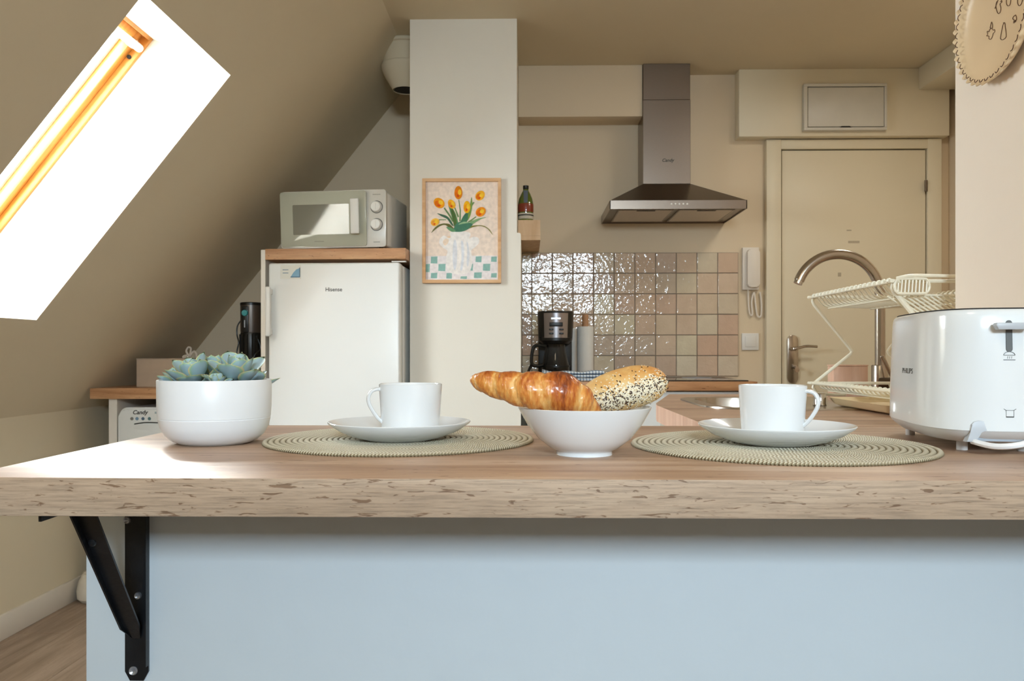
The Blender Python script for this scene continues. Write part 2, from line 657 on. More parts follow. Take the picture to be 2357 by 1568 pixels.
def gingham_material():
    m, nt, b = new_mat('checked cotton')
    tc = N(nt, 'ShaderNodeTexCoord')
    sp = N(nt, 'ShaderNodeSeparateXYZ')
    nt.links.new(tc.outputs['Object'], sp.inputs[0])

    def line(src, per):
        a = N(nt, 'ShaderNodeMath', operation='MULTIPLY')
        a.inputs[1].default_value = 2 * PI / per
        nt.links.new(src, a.inputs[0])
        s = N(nt, 'ShaderNodeMath', operation='SINE')
        nt.links.new(a.outputs[0], s.inputs[0])
        g = N(nt, 'ShaderNodeMath', operation='GREATER_THAN')
        g.inputs[1].default_value = 0.35
        nt.links.new(s.outputs[0], g.inputs[0])
        return g.outputs[0]
    a1 = N(nt, 'ShaderNodeMath', operation='ADD')
    nt.links.new(line(sp.outputs[0], 0.0135), a1.inputs[0])
    ya = N(nt, 'ShaderNodeMath', operation='ADD')
    nt.links.new(sp.outputs[1], ya.inputs[0])
    nt.links.new(sp.outputs[2], ya.inputs[1])
    nt.links.new(line(ya.outputs[0], 0.0135), a1.inputs[1])
    h = N(nt, 'ShaderNodeMath', operation='MULTIPLY')
    h.inputs[1].default_value = 0.5
    nt.links.new(a1.outputs[0], h.inputs[0])
    r = ramp(nt, [(0.0, lin('e6e8e4')), (0.5, lin('93a3b4')), (1.0, lin('4e6074'))], h.outputs[0])
    nt.links.new(r.outputs[0], b.inputs['Base Color'])
    b.inputs['Roughness'].default_value = 0.9
    return m


# ------------------------------------------------------------------ the room
CEIL = 2.42
BACK = 4.05
XK = -1.88          # knee wall
XR = 0.85           # side wall beside the bar
XF = 2.10           # far right wall
REAR = -2.6
TAN = 1.247
ES = Vector((0.6256, 0, 0.7801))
EN = Vector((-0.7801, 0, 0.6256))
ZK = 0.79
XT = XK + (CEIL - ZK) / TAN


def slopeP(s, y, n=0.0):
    o = Vector((-1.606, 0, ZK + TAN * (-1.606 - XK)))
    p = o + ES * s + EN * n
    return Vector((p.x, y, p.z))


S_LO = -0.47
S_HI = ((XT - (-1.606)) / 0.6256)
OY0, OY1, OS0, OS1 = 2.007, 2.60, 0.0, 1.022

struct('floor', box(XK - .1, XF + .1, REAR - .1, BACK + .1, -0.06, -0.004), FLOORW)
floor = bpy.data.objects['floor']
plank_me = []
for k, L in enumerate((1.28, 0.9)):
    plank_me.append((L, mesh_of('plank', box(0.0006, 0.1894, 0.0006, L - 0.0006, -0.004, 0, 0.0006, 1), FLOORW)))
cols = 21
for i in range(cols):
    x = XK + 0.19 * i
    y = REAR + (-0.9, -0.45, -0.1, -0.7)[i % 4]
    while y < BACK:
        y1 = min(y + 1.28, BACK)
        y0 = max(y, REAR)
        if y1 - y0 > 0.05:
            x1 = min(x + 0.19, XF)
            obj('plank', box(x + .0006, x1 - .0006, y0 + .0006, y1 - .0006, -0.0039, 0, 0.0005, 1), FLOORW, floor)
        y += 1.28

# flat ceiling and slope with the window opening
struct('ceiling', box(XT - 0.02, XF + .1, REAR - .1, BACK + .1, CEIL, CEIL + .08), PAINT_W)
bm = B()
T = 0.012
for (s0, s1, y0, y1) in ((S_LO, S_HI, REAR - .1, OY0), (S_LO, S_HI, OY1, BACK + .1), (S_LO, OS0, OY0, OY1), (OS1, S_HI, OY0, OY1)):
    quad(bm, [slopeP(s0, y0), slopeP(s0, y1), slopeP(s1, y1), slopeP(s1, y0)])
FS0, FS1, FN = 0.05, 0.956, 0.272
struct('ceiling.001', bm, PAINT_W)
bm = B()
o4 = [slopeP(OS0, OY0), slopeP(OS1, OY0), slopeP(OS1, OY1), slopeP(OS0, OY1)]
i4 = [slopeP(FS0, OY0, FN), slopeP(FS1, OY0, FN), slopeP(FS1, OY1, FN), slopeP(FS0, OY1, FN)]
for k in range(4):
    j = (k + 1) % 4
    quad(bm, [o4[k], o4[j], i4[j], i4[k]])
struct('trim_1', bm, REVEAL, label='white plastered reveal of the roof window')

# roof window : pine frame, pine sash, pane, ventilation bar
win = bpy.data.objects.new('window_1', None)
COL.objects.link(win)
win['kind'] = 'structure'
win['label'] = 'pine framed roof window in the slope'
rotw = Matrix((ES, Vector((0, 1, 0)), EN)).transposed()       # local x up the slope, y along, z outward
org = slopeP(0, 0, 0)
win.matrix_world = Matrix.Translation(org) @ rotw.to_4x4()


def ring_box(s0, s1, y0, y1, n0, n1, wd, bev=0.002):
    bm = B()
    bx(bm, s0, s1, y0, y0 + wd, n0, n1, bev)
    bx(bm, s0, s1, y1 - wd, y1, n0, n1, bev)
    bx(bm, s0, s0 + wd, y0 + wd, y1 - wd, n0, n1, bev)
    bx(bm, s1 - wd, s1, y0 + wd, y1 - wd, n0, n1, bev)
    return bm


obj('window_frame', ring_box(FS0 - .03, FS1 + .03, OY0 - .03, OY1 + .03, FN, FN + .030, 0.042), PINE, win)
obj('window_sash', ring_box(FS0 + .012, FS1 - .012, OY0 + .012, OY1 - .012, FN + .026, FN + .062, 0.030), PINE, win)
obj('window_cladding', ring_box(FS0 + .02, FS1 - .02, OY0 + .02, OY1 - .02, FN + .062, FN + .085, 0.034), WHITE, win)
obj('pane', box(FS0 + .03, FS1 - .03, OY0 + .03, OY1 - .03, FN + .064, FN + .070), PANE, win)
bm = B()
tube(bm, [(.905, OY0 + .03, FN - .004), (.905, OY1 - .035, FN - .004)], 0.0135, 14)
obj('ventilation_bar', bm, WHITE, win)
obj('bar_mount', box(.889, .921, OY1 - .055, OY1 - .045, FN + .006, FN + .030, .001), STEEL_S, win)
for ss in (0.862,):
    bm = B()
    lathe(bm, [(0, 0), (.007, 0), (.007, .004), (0, .004)], 12, (ss, OY1 - .012 - .004, FN + .018), axis='Y')
    obj('screw', bm, DARK, win)
obj('blind_hook', box(.80, .83, 2.47, 2.482, FN + .03, FN + .058, .001), STEEL_S, win)

# walls
struct('wall_left', box(XK - .08, XK, REAR - .1, BACK + .1, -.05, ZK + .02), PAINT_W)
struct('baseboard_left', box(XK, XK + .014, REAR, BACK, 0, .09, .003), WHITE_LAM)
struct('wall_back', box(XK - .1, XF + .1, BACK, BACK + .1, -.05, CEIL + .05), PAINT_WALL)
wall_back = bpy.data.objects['wall_back']
struct('wall_right', box(XF, XF + .1, 1.5, BACK + .1, -.05, CEIL + .05), PAINT_WALL)
struct('wall_side', box(XR, XR + .12, REAR - .1, 1.616, -.05, CEIL + .02, .004), PAINT_R)
struct('wall_return', box(XR + .05, XF + .1, 1.50, 1.60, -.05, CEIL + .05), PAINT_R)
# rear wall with a window
bm = B()
WX0, WX1, WZ0, WZ1 = -0.15, 0.84, 1.76, 2.30
bx(bm, XK - .1, WX0, REAR - .12, REAR, -.05, CEIL + .05)
bx(bm, WX1, XF + .1, REAR - .12, REAR, -.05, CEIL + .05)
bx(bm, WX0, WX1, REAR - .12, REAR, -.05, WZ0)
bx(bm, WX0, WX1, REAR - .12, REAR, WZ1, CEIL + .05)
struct('wall_rear', bm, mat('taupe rear wall paint', '85786a', rough=.7, var=.02, scale=3))
wb = bpy.data.objects.new('window_2', None)
COL.objects.link(wb)
wb['kind'] = 'structure'
wb.location = (0, REAR, 0)
bm = B()
bx(bm, WX0, WX0 + .05, -.07, -.02, WZ0, WZ1)
bx(bm, WX1 - .05, WX1, -.07, -.02, WZ0, WZ1)
bx(bm, WX0 + .05, WX1 - .05, -.07, -.02, WZ0, WZ0 + .05)
bx(bm, WX0 + .05, WX1 - .05, -.07, -.02, WZ1 - .05, WZ1)
bx(bm, .325, .375, -.07, -.02, WZ0 + .05, WZ1 - .05)
obj('window_frame', bm, WHITE, wb)
obj('pane', box(WX0 + .05, WX1 - .05, -.05, -.045, WZ0 + .05, WZ1 - .05), PANE, wb)

# chimney breast with its ledge
CY = 3.354
bm = B()
prism(bm, [(-.491, 0), (-.027, 0), (-.027, 1.519), (-.030, 1.525), (-.0435, 1.527), (-.0435, CEIL), (-.491, CEIL)], CY, BACK, 'Y')
struct('wall_column', bm, PAINT, angle=20)
struct('trim_2', box(-.0435, .557, 3.90, BACK, 2.17, CEIL, .003), PAINT_WALL, label='boxed beam under the ceiling left of the hood')
struct('trim_3', box(1.04, 2.065, 3.97, BACK, 2.088, CEIL, .004), DOORP, label='boxed soffit over the door')
struct('trim_4', box(1.915, XF, 1.62, 3.97, 2.312, CEIL, .003), DOORP, label='duct box along the right wall under the ceiling')

# tiled splashback
TP = 0.1034
TZ1 = at(0, 585, 4.04).z
tx1 = at(1700, 0, 4.04).x
gr = obj('grout', box(-.027, tx1, 4.0455, BACK, TZ1 - 6 * TP, TZ1), GROUT, wall_back)
rt = random.Random(3)


def tile_mesh(wd, ht, seed):
    r = random.Random(seed)
    bm = B()
    n = 4
    xs = [-.475, -.16, .16, .475]
    g = []
    for a in xs:
        row = []
        for c in xs:
            edge = abs(a) > .4 or abs(c) > .4
            row.append(bm.verts.new((a * wd, -.0080 + r.uniform(-.00025, .00025), c * ht)))
        g.append(row)
    for i in range(3):
        for j in range(3):
            bm.faces.new((g[i][j], g[i + 1][j], g[i + 1][j + 1], g[i][j + 1]))
    rim = [g[i][0] for i in range(4)] + [g[3][j] for j in (1, 2, 3)] + [g[i][3] for i in (2, 1, 0)] + [g[0][j] for j in (2, 1)]
    prev = rim
    for (k, yy) in ((.492, -.0070), (.5, 0)):
        nxt = []
        for v in rim:
            x = v.co.x / wd / .475 * k
            z = v.co.z / ht / .475 * k
            nxt.append(bm.verts.new((max(-.5, min(.5, x)) * wd, yy, max(-.5, min(.5, z)) * ht)))
        for a in range(len(rim)):
            b_ = (a + 1) % len(rim)
            bm.faces.new((prev[a], prev[b_], nxt[b_], nxt[a]))
        prev = nxt
    return mesh_of('tile', bm, TILE, 20)


tms = [tile_mesh(TP - .0028, TP - .0028, s) for s in range(6)]
wpart = tx1 - 10 * TP - (-.027)
tmp_ = [tile_mesh(wpart - .0028, TP - .0028, 20 + s) for s in range(3)]
for r in range(6):
    for c in range(11):
        z = TZ1 - TP * (r + .5)
        if c < 10:
            x = tx1 - TP * (c + .5)
            me = rt.choice(tms)
        else:
            x = -.027 + wpart / 2
            me = rt.choice(tmp_)
        link_mesh('tile', me, wall_back, (x, 4.0485, z),
                  (math.radians(rt.uniform(-.8, .8)), 0, math.radians(rt.uniform(-.8, .8))))

# door with casing
door = bpy.data.objects.new('door_1', None)
COL.objects.link(door)
door['kind'] = 'structure'
dy = 4.045
px = lambda x, y, Y=dy: at(x, y, Y)
DX0, DX1, DZ = px(1795, 0).x, px(2127, 0).x, px(0, 357).z
CX0, CX1, CZT = px(1760, 0).x, px(2160, 0).x, 2.085
bm = B()
bx(bm, CX0, DX0 - .003, 4.012, BACK, 0, CZT, .002)
bx(bm, DX1 + .003, CX1, 4.012, BACK, 0, CZT, .002)
bx(bm, DX0 - .003, DX1 + .003, 4.0125, BACK, DZ + .004, CZT - .001, .002)
obj('door_casing', bm, DOORP, door)
obj('door_gap', box(DX0 - .003, DX1 + .003, 4.044, BACK, 0, DZ + .004), DARK, door)
leaf = obj('door_leaf', box(DX0 + .004, DX1 - .004, 4.024, 4.046, .006, DZ - .002, .0015), DOORP, door)
hb = B()
p = px(2131, 428, 4.01)
lathe(hb, [(0, -.028), (.007, -.028), (.007, .028), (0, .028)], 10, (p.x, 4.008, p.z))
obj('hinge', hb, STEEL_D, door)
# handle plate
p = px(1824, 827, 4.02)
bm = B()
prism(bm, [(p.x + a, p.z + b) for a, b in rrect(-.027, .027, -.120, .120, .026, 6)], 4.014, 4.024, 'Y', bev=.002)
hp = obj('handle_plate', bm, STEEL_S, door)
pl = px(1822, 803, 4.0)
bm = B()
tube(bm, smooth_path([(pl.x, 4.016, pl.z), (pl.x, 3.975, pl.z), (pl.x + .02, 3.968, pl.z + .002), (pl.x + .06, 3.968, pl.z + .012),
                      (pl.x + .115, 3.970, pl.z + .010)], 5), [.008] * 10 + [.0065] * 11, 10)
obj('door_lever', bm, STEEL_S, hp)
pk = px(1831, 845, 3.99)
bm = B()
lathe(bm, [(0, 0), (.011, 0), (.011, .02), (0, .02)], 14, (pk.x, 3.998, pk.z), axis='Y')
obj('lock_cylinder', bm, CHROME, hp)
bm = B()
bx(bm, pk.x - .002, pk.x + .002, 3.975, 3.998, pk.z - .004, pk.z + .004)
lathe(bm, [(0, 0), (.011, 0), (.011, .003), (0, .003)], 14, (pk.x + .003, 3.973, pk.z - .012), axis='Y', sy=1.4)
obj('key', bm, CHROME, hp)
for (mx_, my_, wd, ht) in ((1955, 530, .012, .003), (1966, 557, .028, .006), (1933, 632, .008, .010)):
    q = px(mx_, my_, 4.02)
    bm = box(q.x - wd, q.x + wd, 4.0235, 4.0242, q.z - ht, q.z + ht, .0003, 1)
    obj('door_mark', bm, mat('faint grey mark', 'b8ad97', rough=.6), door)

# bar half wall
struct('wall_front', box(-.582, XR, 1.047, 1.17, 0, .862, .004), PAINT_B, label='pale blue-grey half wall carrying the bar top')

# ------------------------------------------------------------------ bar top
bm = B()
bx(bm, -.565, XR, .781, 1.360, .862, .900, .0012, 2)
for f in bm.faces:
    if abs(f.normal.z) < .5:
        f.material_index = 1
me = mesh_of('bar_worktop', bm, [OAK, OAK_EDGE])
for p_ in me.polygons:
    p_.material_index = 1 if abs(p_.normal.z) < .5 else 0
bar = link_mesh('bar_worktop', me)
tag(bar, 'long light oak laminate bar top in the foreground carrying cups and bread', 'countertop')

# bracket under the bar top
XB = -.512
t = thing('shelf_bracket', 'black folded steel angle bracket bolted to half wall under bar top', 'bracket', (XB, 1.047, .862))
bm = B()
zb = 1.022 - (1572 - 814) / 1767 - .862
prism(bm, [(-.0155, zb + .012), (-.009, zb), (.009, zb), (.0155, zb + .012), (.0155, 0), (-.0155, 0)], -.003, 0, 'Y')
bx(bm, .0125, .0155, -.010, -.003, zb + .02, 0)
obj('wall_plate', bm, BLACK_PAINT, t)
bm = B()
bx(bm, -.0155, .0155, -.235, -.003, -.003, 0)
bx(bm, .0125, .0155, -.235, -.003, -.012, -.003)
obj('top_arm', bm, BLACK_PAINT, t)
bm = B()
# brace strip with folded edge (y towards camera, z down)
za = .651 - .862
A0 = Vector((0, -.004, za)); A1 = Vector((0, -.137, -.004))
d = (A1 - A0).normalized()
nrm = Vector((0, d.z, -d.y))      # across thickness
if nrm.y > 0: nrm = -nrm
hw0, hw1 = .004, .0115
pts = [(0, .006), (.10, .0115), (1, .0125)]
rings = []
for tt, hw in pts:
    c = A0.lerp(A1, tt)
    rings.append([c + Vector((-hw, 0, 0)) + nrm * .012 * min(1, tt * 6 + .1), c + Vector((-hw + .0022, 0, 0)) + nrm * .012 * min(1, tt * 6 + .1),
                  c + Vector((-hw + .0022, 0, 0)) + nrm * .0028, c + Vector((hw, 0, 0)) + nrm * .0028,
                  c + Vector((hw, 0, 0)), c + Vector((-hw, 0, 0))])
loft(bm, rings)
obj('diagonal_brace', bm, BLACK_PAINT, t)
for (sx_, sy_, r_) in ((317, 1372, .0048), (306, 1545, .0058), (292, 1198, .0050), (262, 0, 0)):
    if not r_:
        continue
    q = at(sx_, sy_, 1.043)
    bm = B()
    lathe(bm, [(0, 0), (r_ * .35, -.0006), (r_ * .8, -.0024), (r_, -.0008), (r_, .001)], 16, (0, 0, 0), axis='Y')
    bx(bm, -r_ * .5, r_ * .5, -.0026, -.0016, -.0005, .0005)
    obj('screw', bm, ZINC, t, (q.x - XB, -.003, q.z - .862))
q = at(218, 1247, .95)
bm = B()
lathe(bm, [(0, -.003), (.004, -.002), (.005, 0)], 14, (0, 0, 0), axis='Y')
obj('rivet', bm, BLACK_PAINT, t, (q.x - XB, .957 - 1.047 - .012, q.z - .862))

# ------------------------------------------------------------------ placemats
PITCH = .0079
PM = placemat_material(PITCH)
R = 24 * PITCH
prof = [(0, 0), (R - .001, 0), (R, .0012)]
for i in range(24 * 6, -1, -1):
    r = i / 6 * PITCH
    k = (i / 6) % 1.0
    z = .0022 + .0019 * math.sqrt(max(0, 1 - (2 * k - 1) ** 2))
    if r < R:
        prof.append((r, z))
bm = lathe(B(), prof, 180)
pm_me = mesh_of('placemat', bm, PM, 60)
PL = (-.178, 1.127)
PR = (.330, 1.062)
for k, (c, lab) in enumerate(((PL, 'round woven straw placemat on the bar between succulent pot and bread bowl'),
                              (PR, 'round woven straw placemat on the bar between bread bowl and toaster'))):
    o = link_mesh('placemat', pm_me, None, (c[0], c[1], .900))
    o.scale = ((.985, .985, 1), (1.012, 1.012, 1))[k]
    tag(o, lab, 'placemat', 'straw placemats on the bar')

# ------------------------------------------------------------------ saucers and cups
ZM = .9040
sp = [(0, .0045), (.040, .0045), (.046, .006), (.062, .0095), (.080, .0165), (.0945, .0238), (.0968, .0252), (.0975, .0245),
      (.0965, .0225), (.082, .0125), (.066, .0055), (.052, .0015), (.048, .0), (.044, .0), (.043, .002), (0, .002)]
saucer_me = mesh_of('saucer', lathe(B(), sp, 96), CERAMIC, 50)


def cup_parts():
    pr = [(0, .006), (.030, .006), (.0345, .009), (.0368, .014), (.0402, .0700), (.0410, .0718), (.0420, .0722), (.0430, .0716),
          (.0432, .0700), (.0395, .010), (.0385, .0045), (.0365, .0015), (.033, 0), (.031, .0), (.030, .0015), (0, .0015)]
    return mesh_of('cup_body', lathe(B(), pr, 96), CERAMIC, 50)


cup_me = cup_parts()


def cup_handle(sgn):
    bm = B()
    P = [(.0400, .064), (.046, .0650), (.0535, .062), (.0575, .054), (.0565, .045), (.051, .0345), (.0445, .0255), (.0385, .020)]
    P = smooth_path([(sgn * x, 0, z) for x, z in P], 4)
    rings = []
    for i, p_ in enumerate(P):
        d = (P[min(i + 1, len(P) - 1)] - P[max(i - 1, 0)]).normalized()
        nn = Vector((d.z, 0, -d.x))
        ring = []
        for k in range(12):
            a = 2 * PI * k / 12
            ring.append(p_ + nn * math.cos(a) * .0026 + Vector((0, 1, 0)) * math.sin(a) * .0058)
        rings.append(ring)
    loft(bm, rings)
    return mesh_of('cup_handle', bm, CERAMIC, 60)


hl = cup_handle(1)
for k, (c, ang, l1, l2) in enumerate(((PL, PI + .30, 'white saucer on the placemat beside the succulent pot', 'white coffee cup with handle to the left on its saucer'),
                                      (PR, -.55, 'white saucer on the placemat beside the toaster', 'white coffee cup with handle to the right on its saucer'))):
    cx, cy = (at(920, 0, 1.105).x, 1.105) if k == 0 else (at(1785, 0, 1.062).x, 1.062)
    o = link_mesh('saucer', saucer_me, None, (cx, cy, ZM))
    if k:
        o.scale = (1.02, 1.02, 1.02)
    tag(o, l1, 'saucer', 'white saucers on the bar')
    u = thing('coffee_cup', l2, 'cup', ((at(945, 0, 1.105).x, cy, ZM + .0045) if k == 0 else (at(1778, 0, 1.062).x, cy, ZM + .0046)), ang, 'white coffee cups on the bar')
    link_mesh('cup_body', cup_me, u)
    link_mesh('cup_handle', hl, u)

# ------------------------------------------------------------------ bread bowl
BX, BY = at(1345, 0, .977).x, .977
pr = [(0, .007), (.028, .0075), (.045, .016), (.062, .033), (.074, .0500), (.0782, .0568), (.0795, .0578), (.0806, .0572),
      (.0800, .0555), (.070, .0375), (.056, .0195), (.042, .0085), (.0345, .0055), (.0335, .0035), (.0338, .0), (.0315, 0), (.031, .002), (0, .002)]
o = link_mesh('bread_bowl', mesh_of('bread_bowl', lathe(B(), pr, 96), CERAMIC, 50), None, (BX, BY, .900))
tag(o, 'small white footed ceramic bowl holding croissant and seeded roll', 'bowl')


# croissant
def croissant():
    bm = B()
    lay = bm.verts.layers.float.new('tone')
    CP = [(1086, 874, 9), (1108, 878, 24), (1150, 887, 33), (1195, 895, 41), (1240, 901, 46), (1285, 905, 50), (1322, 918, 44), (1352, 936, 30), (1380, 950, 8)]
    Y0 = .945
    C = [at(x, y, Y0 - .008 * math.sin(i / 8 * PI) + .02 * abs(i / 8 - .5)) for i, (x, y, r) in enumerate(CP)]
    Rr = [r / 1950 for x, y, r in CP]
    n = 15
    Cs = smooth_path(C, n)
    rs = smooth_path([(r, 0, 0) for r in Rr], n)
    rs = [v.x for v in rs]
    seg = 72
    L = len(Cs)
    seams = [.02, .13, .27, .41, .56, .80, .93, 1.1]
    rings = []
    for i, c in enumerate(Cs):
        t_ = i / (L - 1)
        d = (Cs[min(i + 1, L - 1)] - Cs[max(i - 1, 0)]).normalized()
        up = Vector((0, 0, 1))
        up = (up - d * up.dot(d)).normalized()
        s = d.cross(up)
        ring = []
        for k in range(seg):
            a = 2 * PI * k / seg
            tt = t_ + .055 * math.sin(a + .6) + .012 * noise.noise(Vector((a * 1.2, t_ * 9, 3)))
            j = 0
            while j < len(seams) - 2 and tt > seams[j + 1]:
                j += 1
            wd = seams[j + 1] - seams[j]
            f = max(0, min(1, (tt - seams[j]) / wd))
            mid = (seams[j] + seams[j + 1]) / 2
            # each wrap swells in its middle, steps down towards its ends
            bul = math.sin(PI * min(1, max(0, f))) ** .6
            edge = min(f, 1 - f)
            r = rs[i] * (.86 + .15 * bul + .022 * noise.noise(Vector((t_ * 22, a * 2, j))))
            fl = noise.noise(Vector((t_ * 60 + a * 4, a * 9 - t_ * 20, j * 3.1)))
            r += .0007 * fl
            v = bm.verts.new(c + up * math.cos(a) * r * .98 + s * math.sin(a) * r * 1.0)
            tone = .30 + .75 * bul * (.45 + .55 * max(0, math.cos(a))) + .16 * math.sin(f * 23 + a * 1.5) * (1 - bul * .5)
            if j == 4:
                tone += .42 * (1 - abs(f - .45) * 1.6)
            v[lay] = max(0, min(1, tone * .74))
            ring.append(v)
        rings.append(ring)
    for A_, B_ in zip(rings, rings[1:]):
        for k in range(seg):
            j = (k + 1) % seg
            bm.faces.new((A_[k], A_[j], B_[j], B_[k]))
    bm.faces.new(list(reversed(rings[0])))
    bm.faces.new(rings[-1])
    return bm


CRM = mat_attr('baked croissant crust', 'tone', [(0.0, 'f0cb8e'), (.25, 'e6ac60'), (.5, 'd4883c'), (.74, 'b65d1e'), (.98, '7c3510')], .34,
               bump=.0016, bscale=130, coat=.45, noise_mix=.45, nscale=110, stretch=(2.6, .8, .8))
o = obj('croissant', croissant(), CRM, angle=180)
tag(o, 'golden brown glazed croissant lying across the left of the white bowl', 'croissant')

# seeded roll
RC = at(1434, 899, .99)
th = math.radians(13)
rb = random.Random(5)
AX, AY, AZ = .0560, .031, .0285


def roll_surf(u, v):
    """u along [-1,1], v angle ; local coordinates"""
    w_ = math.sqrt(max(0, 1 - abs(u) ** 2.3))
    p_ = Vector((u * AX, math.cos(v) * w_ * AY, math.sin(v) * w_ * AZ * (1.0 if math.sin(v) > 0 else .9)))
    k = 1 + .02 * noise.noise(p_ * 55)
    k *= .86 + .18 * (u * .5 + .5)
    return Vector((p_.x, p_.y * k, p_.z * k))


bm = B()
lay = bm.verts.layers.float.new('tone')
rings = []
NU = 48
for i in range(NU + 1):
    u = -math.cos(PI * i / NU)
    ring = []
    for k in range(56):
        v = 2 * PI * k / 56
        p_ = roll_surf(u * .9995, v)
        vv = bm.verts.new(p_)
        top = max(0, math.sin(v - .25))
        vv[lay] = max(0, min(1, .12 + .42 * top * (.35 + .65 * (u * .5 + .5)) + .30 * max(0, u - .45) + .18 * noise.noise(p_ * 70)))
        ring.append(vv)
    rings.append(ring)
for A_, B_ in zip(rings, rings[1:]):
    for k in range(56):
        j = (k + 1) % 56
        bm.faces.new((A_[k], A_[j], B_[j], B_[k]))
ROLLM = mat_attr('baked roll crust', 'tone', [(0.0, 'e6cf9f'), (.3, 'e0b470'), (.6, 'd3924a'), (.95, 'b36a2c')], .55, bump=.0009, bscale=160, noise_mix=.25, nscale=70)
rl = thing('seeded_roll', 'oval bread roll topped with sesame and dark seeds in white bowl', 'bread roll', RC, rot=(0, -th, 0))
obj('roll_crust', bm, ROLLM, rl, angle=180)
SES = mat('sesame seed', 'f2e6ca', rough=.5, var=.08, scale=400)
DKS = mat('dark flax seed', '4a3426', rough=.4, var=.25, scale=400)


def seeds(nn, dens, sz, m, name, thin, seed, lift=.0006):
    r = random.Random(seed)
    bm = B()
    cnt = 0
    while cnt < nn:
        u = r.uniform(-.97, .97)
        v = r.uniform(-PI * .8, PI * .62) - .0
        v = -PI / 2 + r.gauss(0.15, .72)      # facing the viewer (-Y) : v about pi
        v = PI + (v + PI / 2)
        if r.random() > dens(u, v):
            continue
        p0 = roll_surf(u, v)
        e = .02
        tu = (roll_surf(min(.99, u + e), v) - roll_surf(u - e, v)).normalized()
        tv = (roll_surf(u, v + e) - roll_surf(u, v - e)).normalized()
        n_ = tu.cross(tv)
        if n_.dot(p0) < 0:
            n_ = -n_
        a = r.uniform(0, PI)
        d1 = (tu * math.cos(a) + tv * math.sin(a) + n_ * r.uniform(-.35, .35)).normalized()
        d2 = n_.cross(d1).normalized()
        n2 = d1.cross(d2)
        s = sz * r.uniform(.8, 1.2)
        c = p0 + n_ * lift
        V = [bm.verts.new(c + q) for q in (d1 * s, -d1 * s * .8, d2 * s * thin + d1 * s * .1 * -1, -d2 * s * thin - d1 * s * .1, n2 * s * .4, -n2 * s * .4)]
        for q in ((0, 2, 4), (2, 1, 4), (1, 3, 4), (3, 0, 4), (2, 0, 5), (1, 2, 5), (3, 1, 5), (0, 3, 5)):
            bm.faces.new([V[i] for i in q])
        cnt += 1
    o = obj(name, bm, m, rl, angle=80)
    o['kind'] = 'stuff'
    return o


band = lambda u, v: math.exp(-((v - PI - .28 + u * .35) / .50) ** 2) * (1 if u > -.75 else .3) * (1 if u < .8 else .35) + .05
seeds(1700, band, .0015, SES, 'sesame_seeds', .55, 2)
seeds(330, lambda u, v: band(u, v) * .8 + .05, .0018, DKS, 'dark_seeds', .45, 4, .0009)

# ------------------------------------------------------------------ potted succulent
PX, PY = at(495.5, 0, 1.09).x, 1.09
pot = thing('potted_succulent', 'white ceramic bowl pot of blue-green succulent rosettes on bar end', 'plant', (PX, PY, .900))
pr = [(0, .006), (.045, .008), (.062, .022), (.0695, .040), (.0705, .083), (.0718, .0865), (.0735, .0868), (.0742, .0855),
      (.0738, .0500), (.0728, .0362), (.0722, .0358), (.0722, .0350), (.0726, .0345), (.0700, .0235), (.0640, .0125), (.0550, .0045), (.0460, .0008), (.043, 0), (0, 0)]
obj('pot', lathe(B(), pr, 96), CERAMIC_M, pot, angle=50)
bm = lathe(B(), [(0, 0), (.0702, 0), (.0702, -.01), (0, -.01)], 40)
obj('soil', bm, SOIL, pot, (0, 0, .070))
LEAFM = mat_attr('succulent leaf', 'edge', [(0.0, 'a3b6c4'), (.35, '9dbab9'), (.62, 'a6c29d'), (.80, 'd6d6a0'), (.93, 'e0c09a')], .45,
                 noise_mix=.28, nscale=45, sss=.06, spec=.4)


def leaf_mesh(kind):
    L, Wd = 1.0, (.33, .29, .37)[kind]
    bm = B()
    lay = bm.verts.layers.float.new('edge')
    top, bot = [], []
    nu, nv = 9, 6
    for side in (1, -1):
        g = []
        for i in range(nu + 1):
            t_ = i / nu
            wdt = Wd * (math.sin(PI * min(1, t_ * .95 + .03) ** 1.55) ** .75) * (.35 + .65 * min(1, t_ * 2.2)) if t_ < 1 else 0
            if t_ < .08:
                wdt = Wd * .45
            row = []
            for j in range(nv + 1):
                s = j / nv * 2 - 1
                x = t_ * L + (0 if t_ < .9 else .06 * (1 - abs(s)) * (t_ - .9) * 10)
                y = s * wdt
                cup = .30 * (s * wdt) ** 2 / Wd + .16 * t_ ** 2.2
                thick = .10 * (1 - s * s) * (1 - t_ ** 3) + .004
                z = cup + (thick * .25 if side == 1 else -thick)
                v = bm.verts.new((x, y, z))
                e = max(abs(s) ** 6 * min(1, t_ * 2), max(0, (t_ - .86) / .14) ** 1.2)
                v[lay] = min(1, .10 + .28 * (.5 - abs(t_ - .4)) + .78 * e)
                row.append(v)
            g.append(row)
        for i in range(nu):
            for j in range(nv):
                bm.faces.new((g[i][j], g[i + 1][j], g[i + 1][j + 1], g[i][j + 1]))
    bmesh.ops.remove_doubles(bm, verts=bm.verts, dist=.006)
    return mesh_of('leaf', bm, LEAFM, 70)


leaves = [leaf_mesh(k) for k in range(3)]
rs_ = random.Random(11)


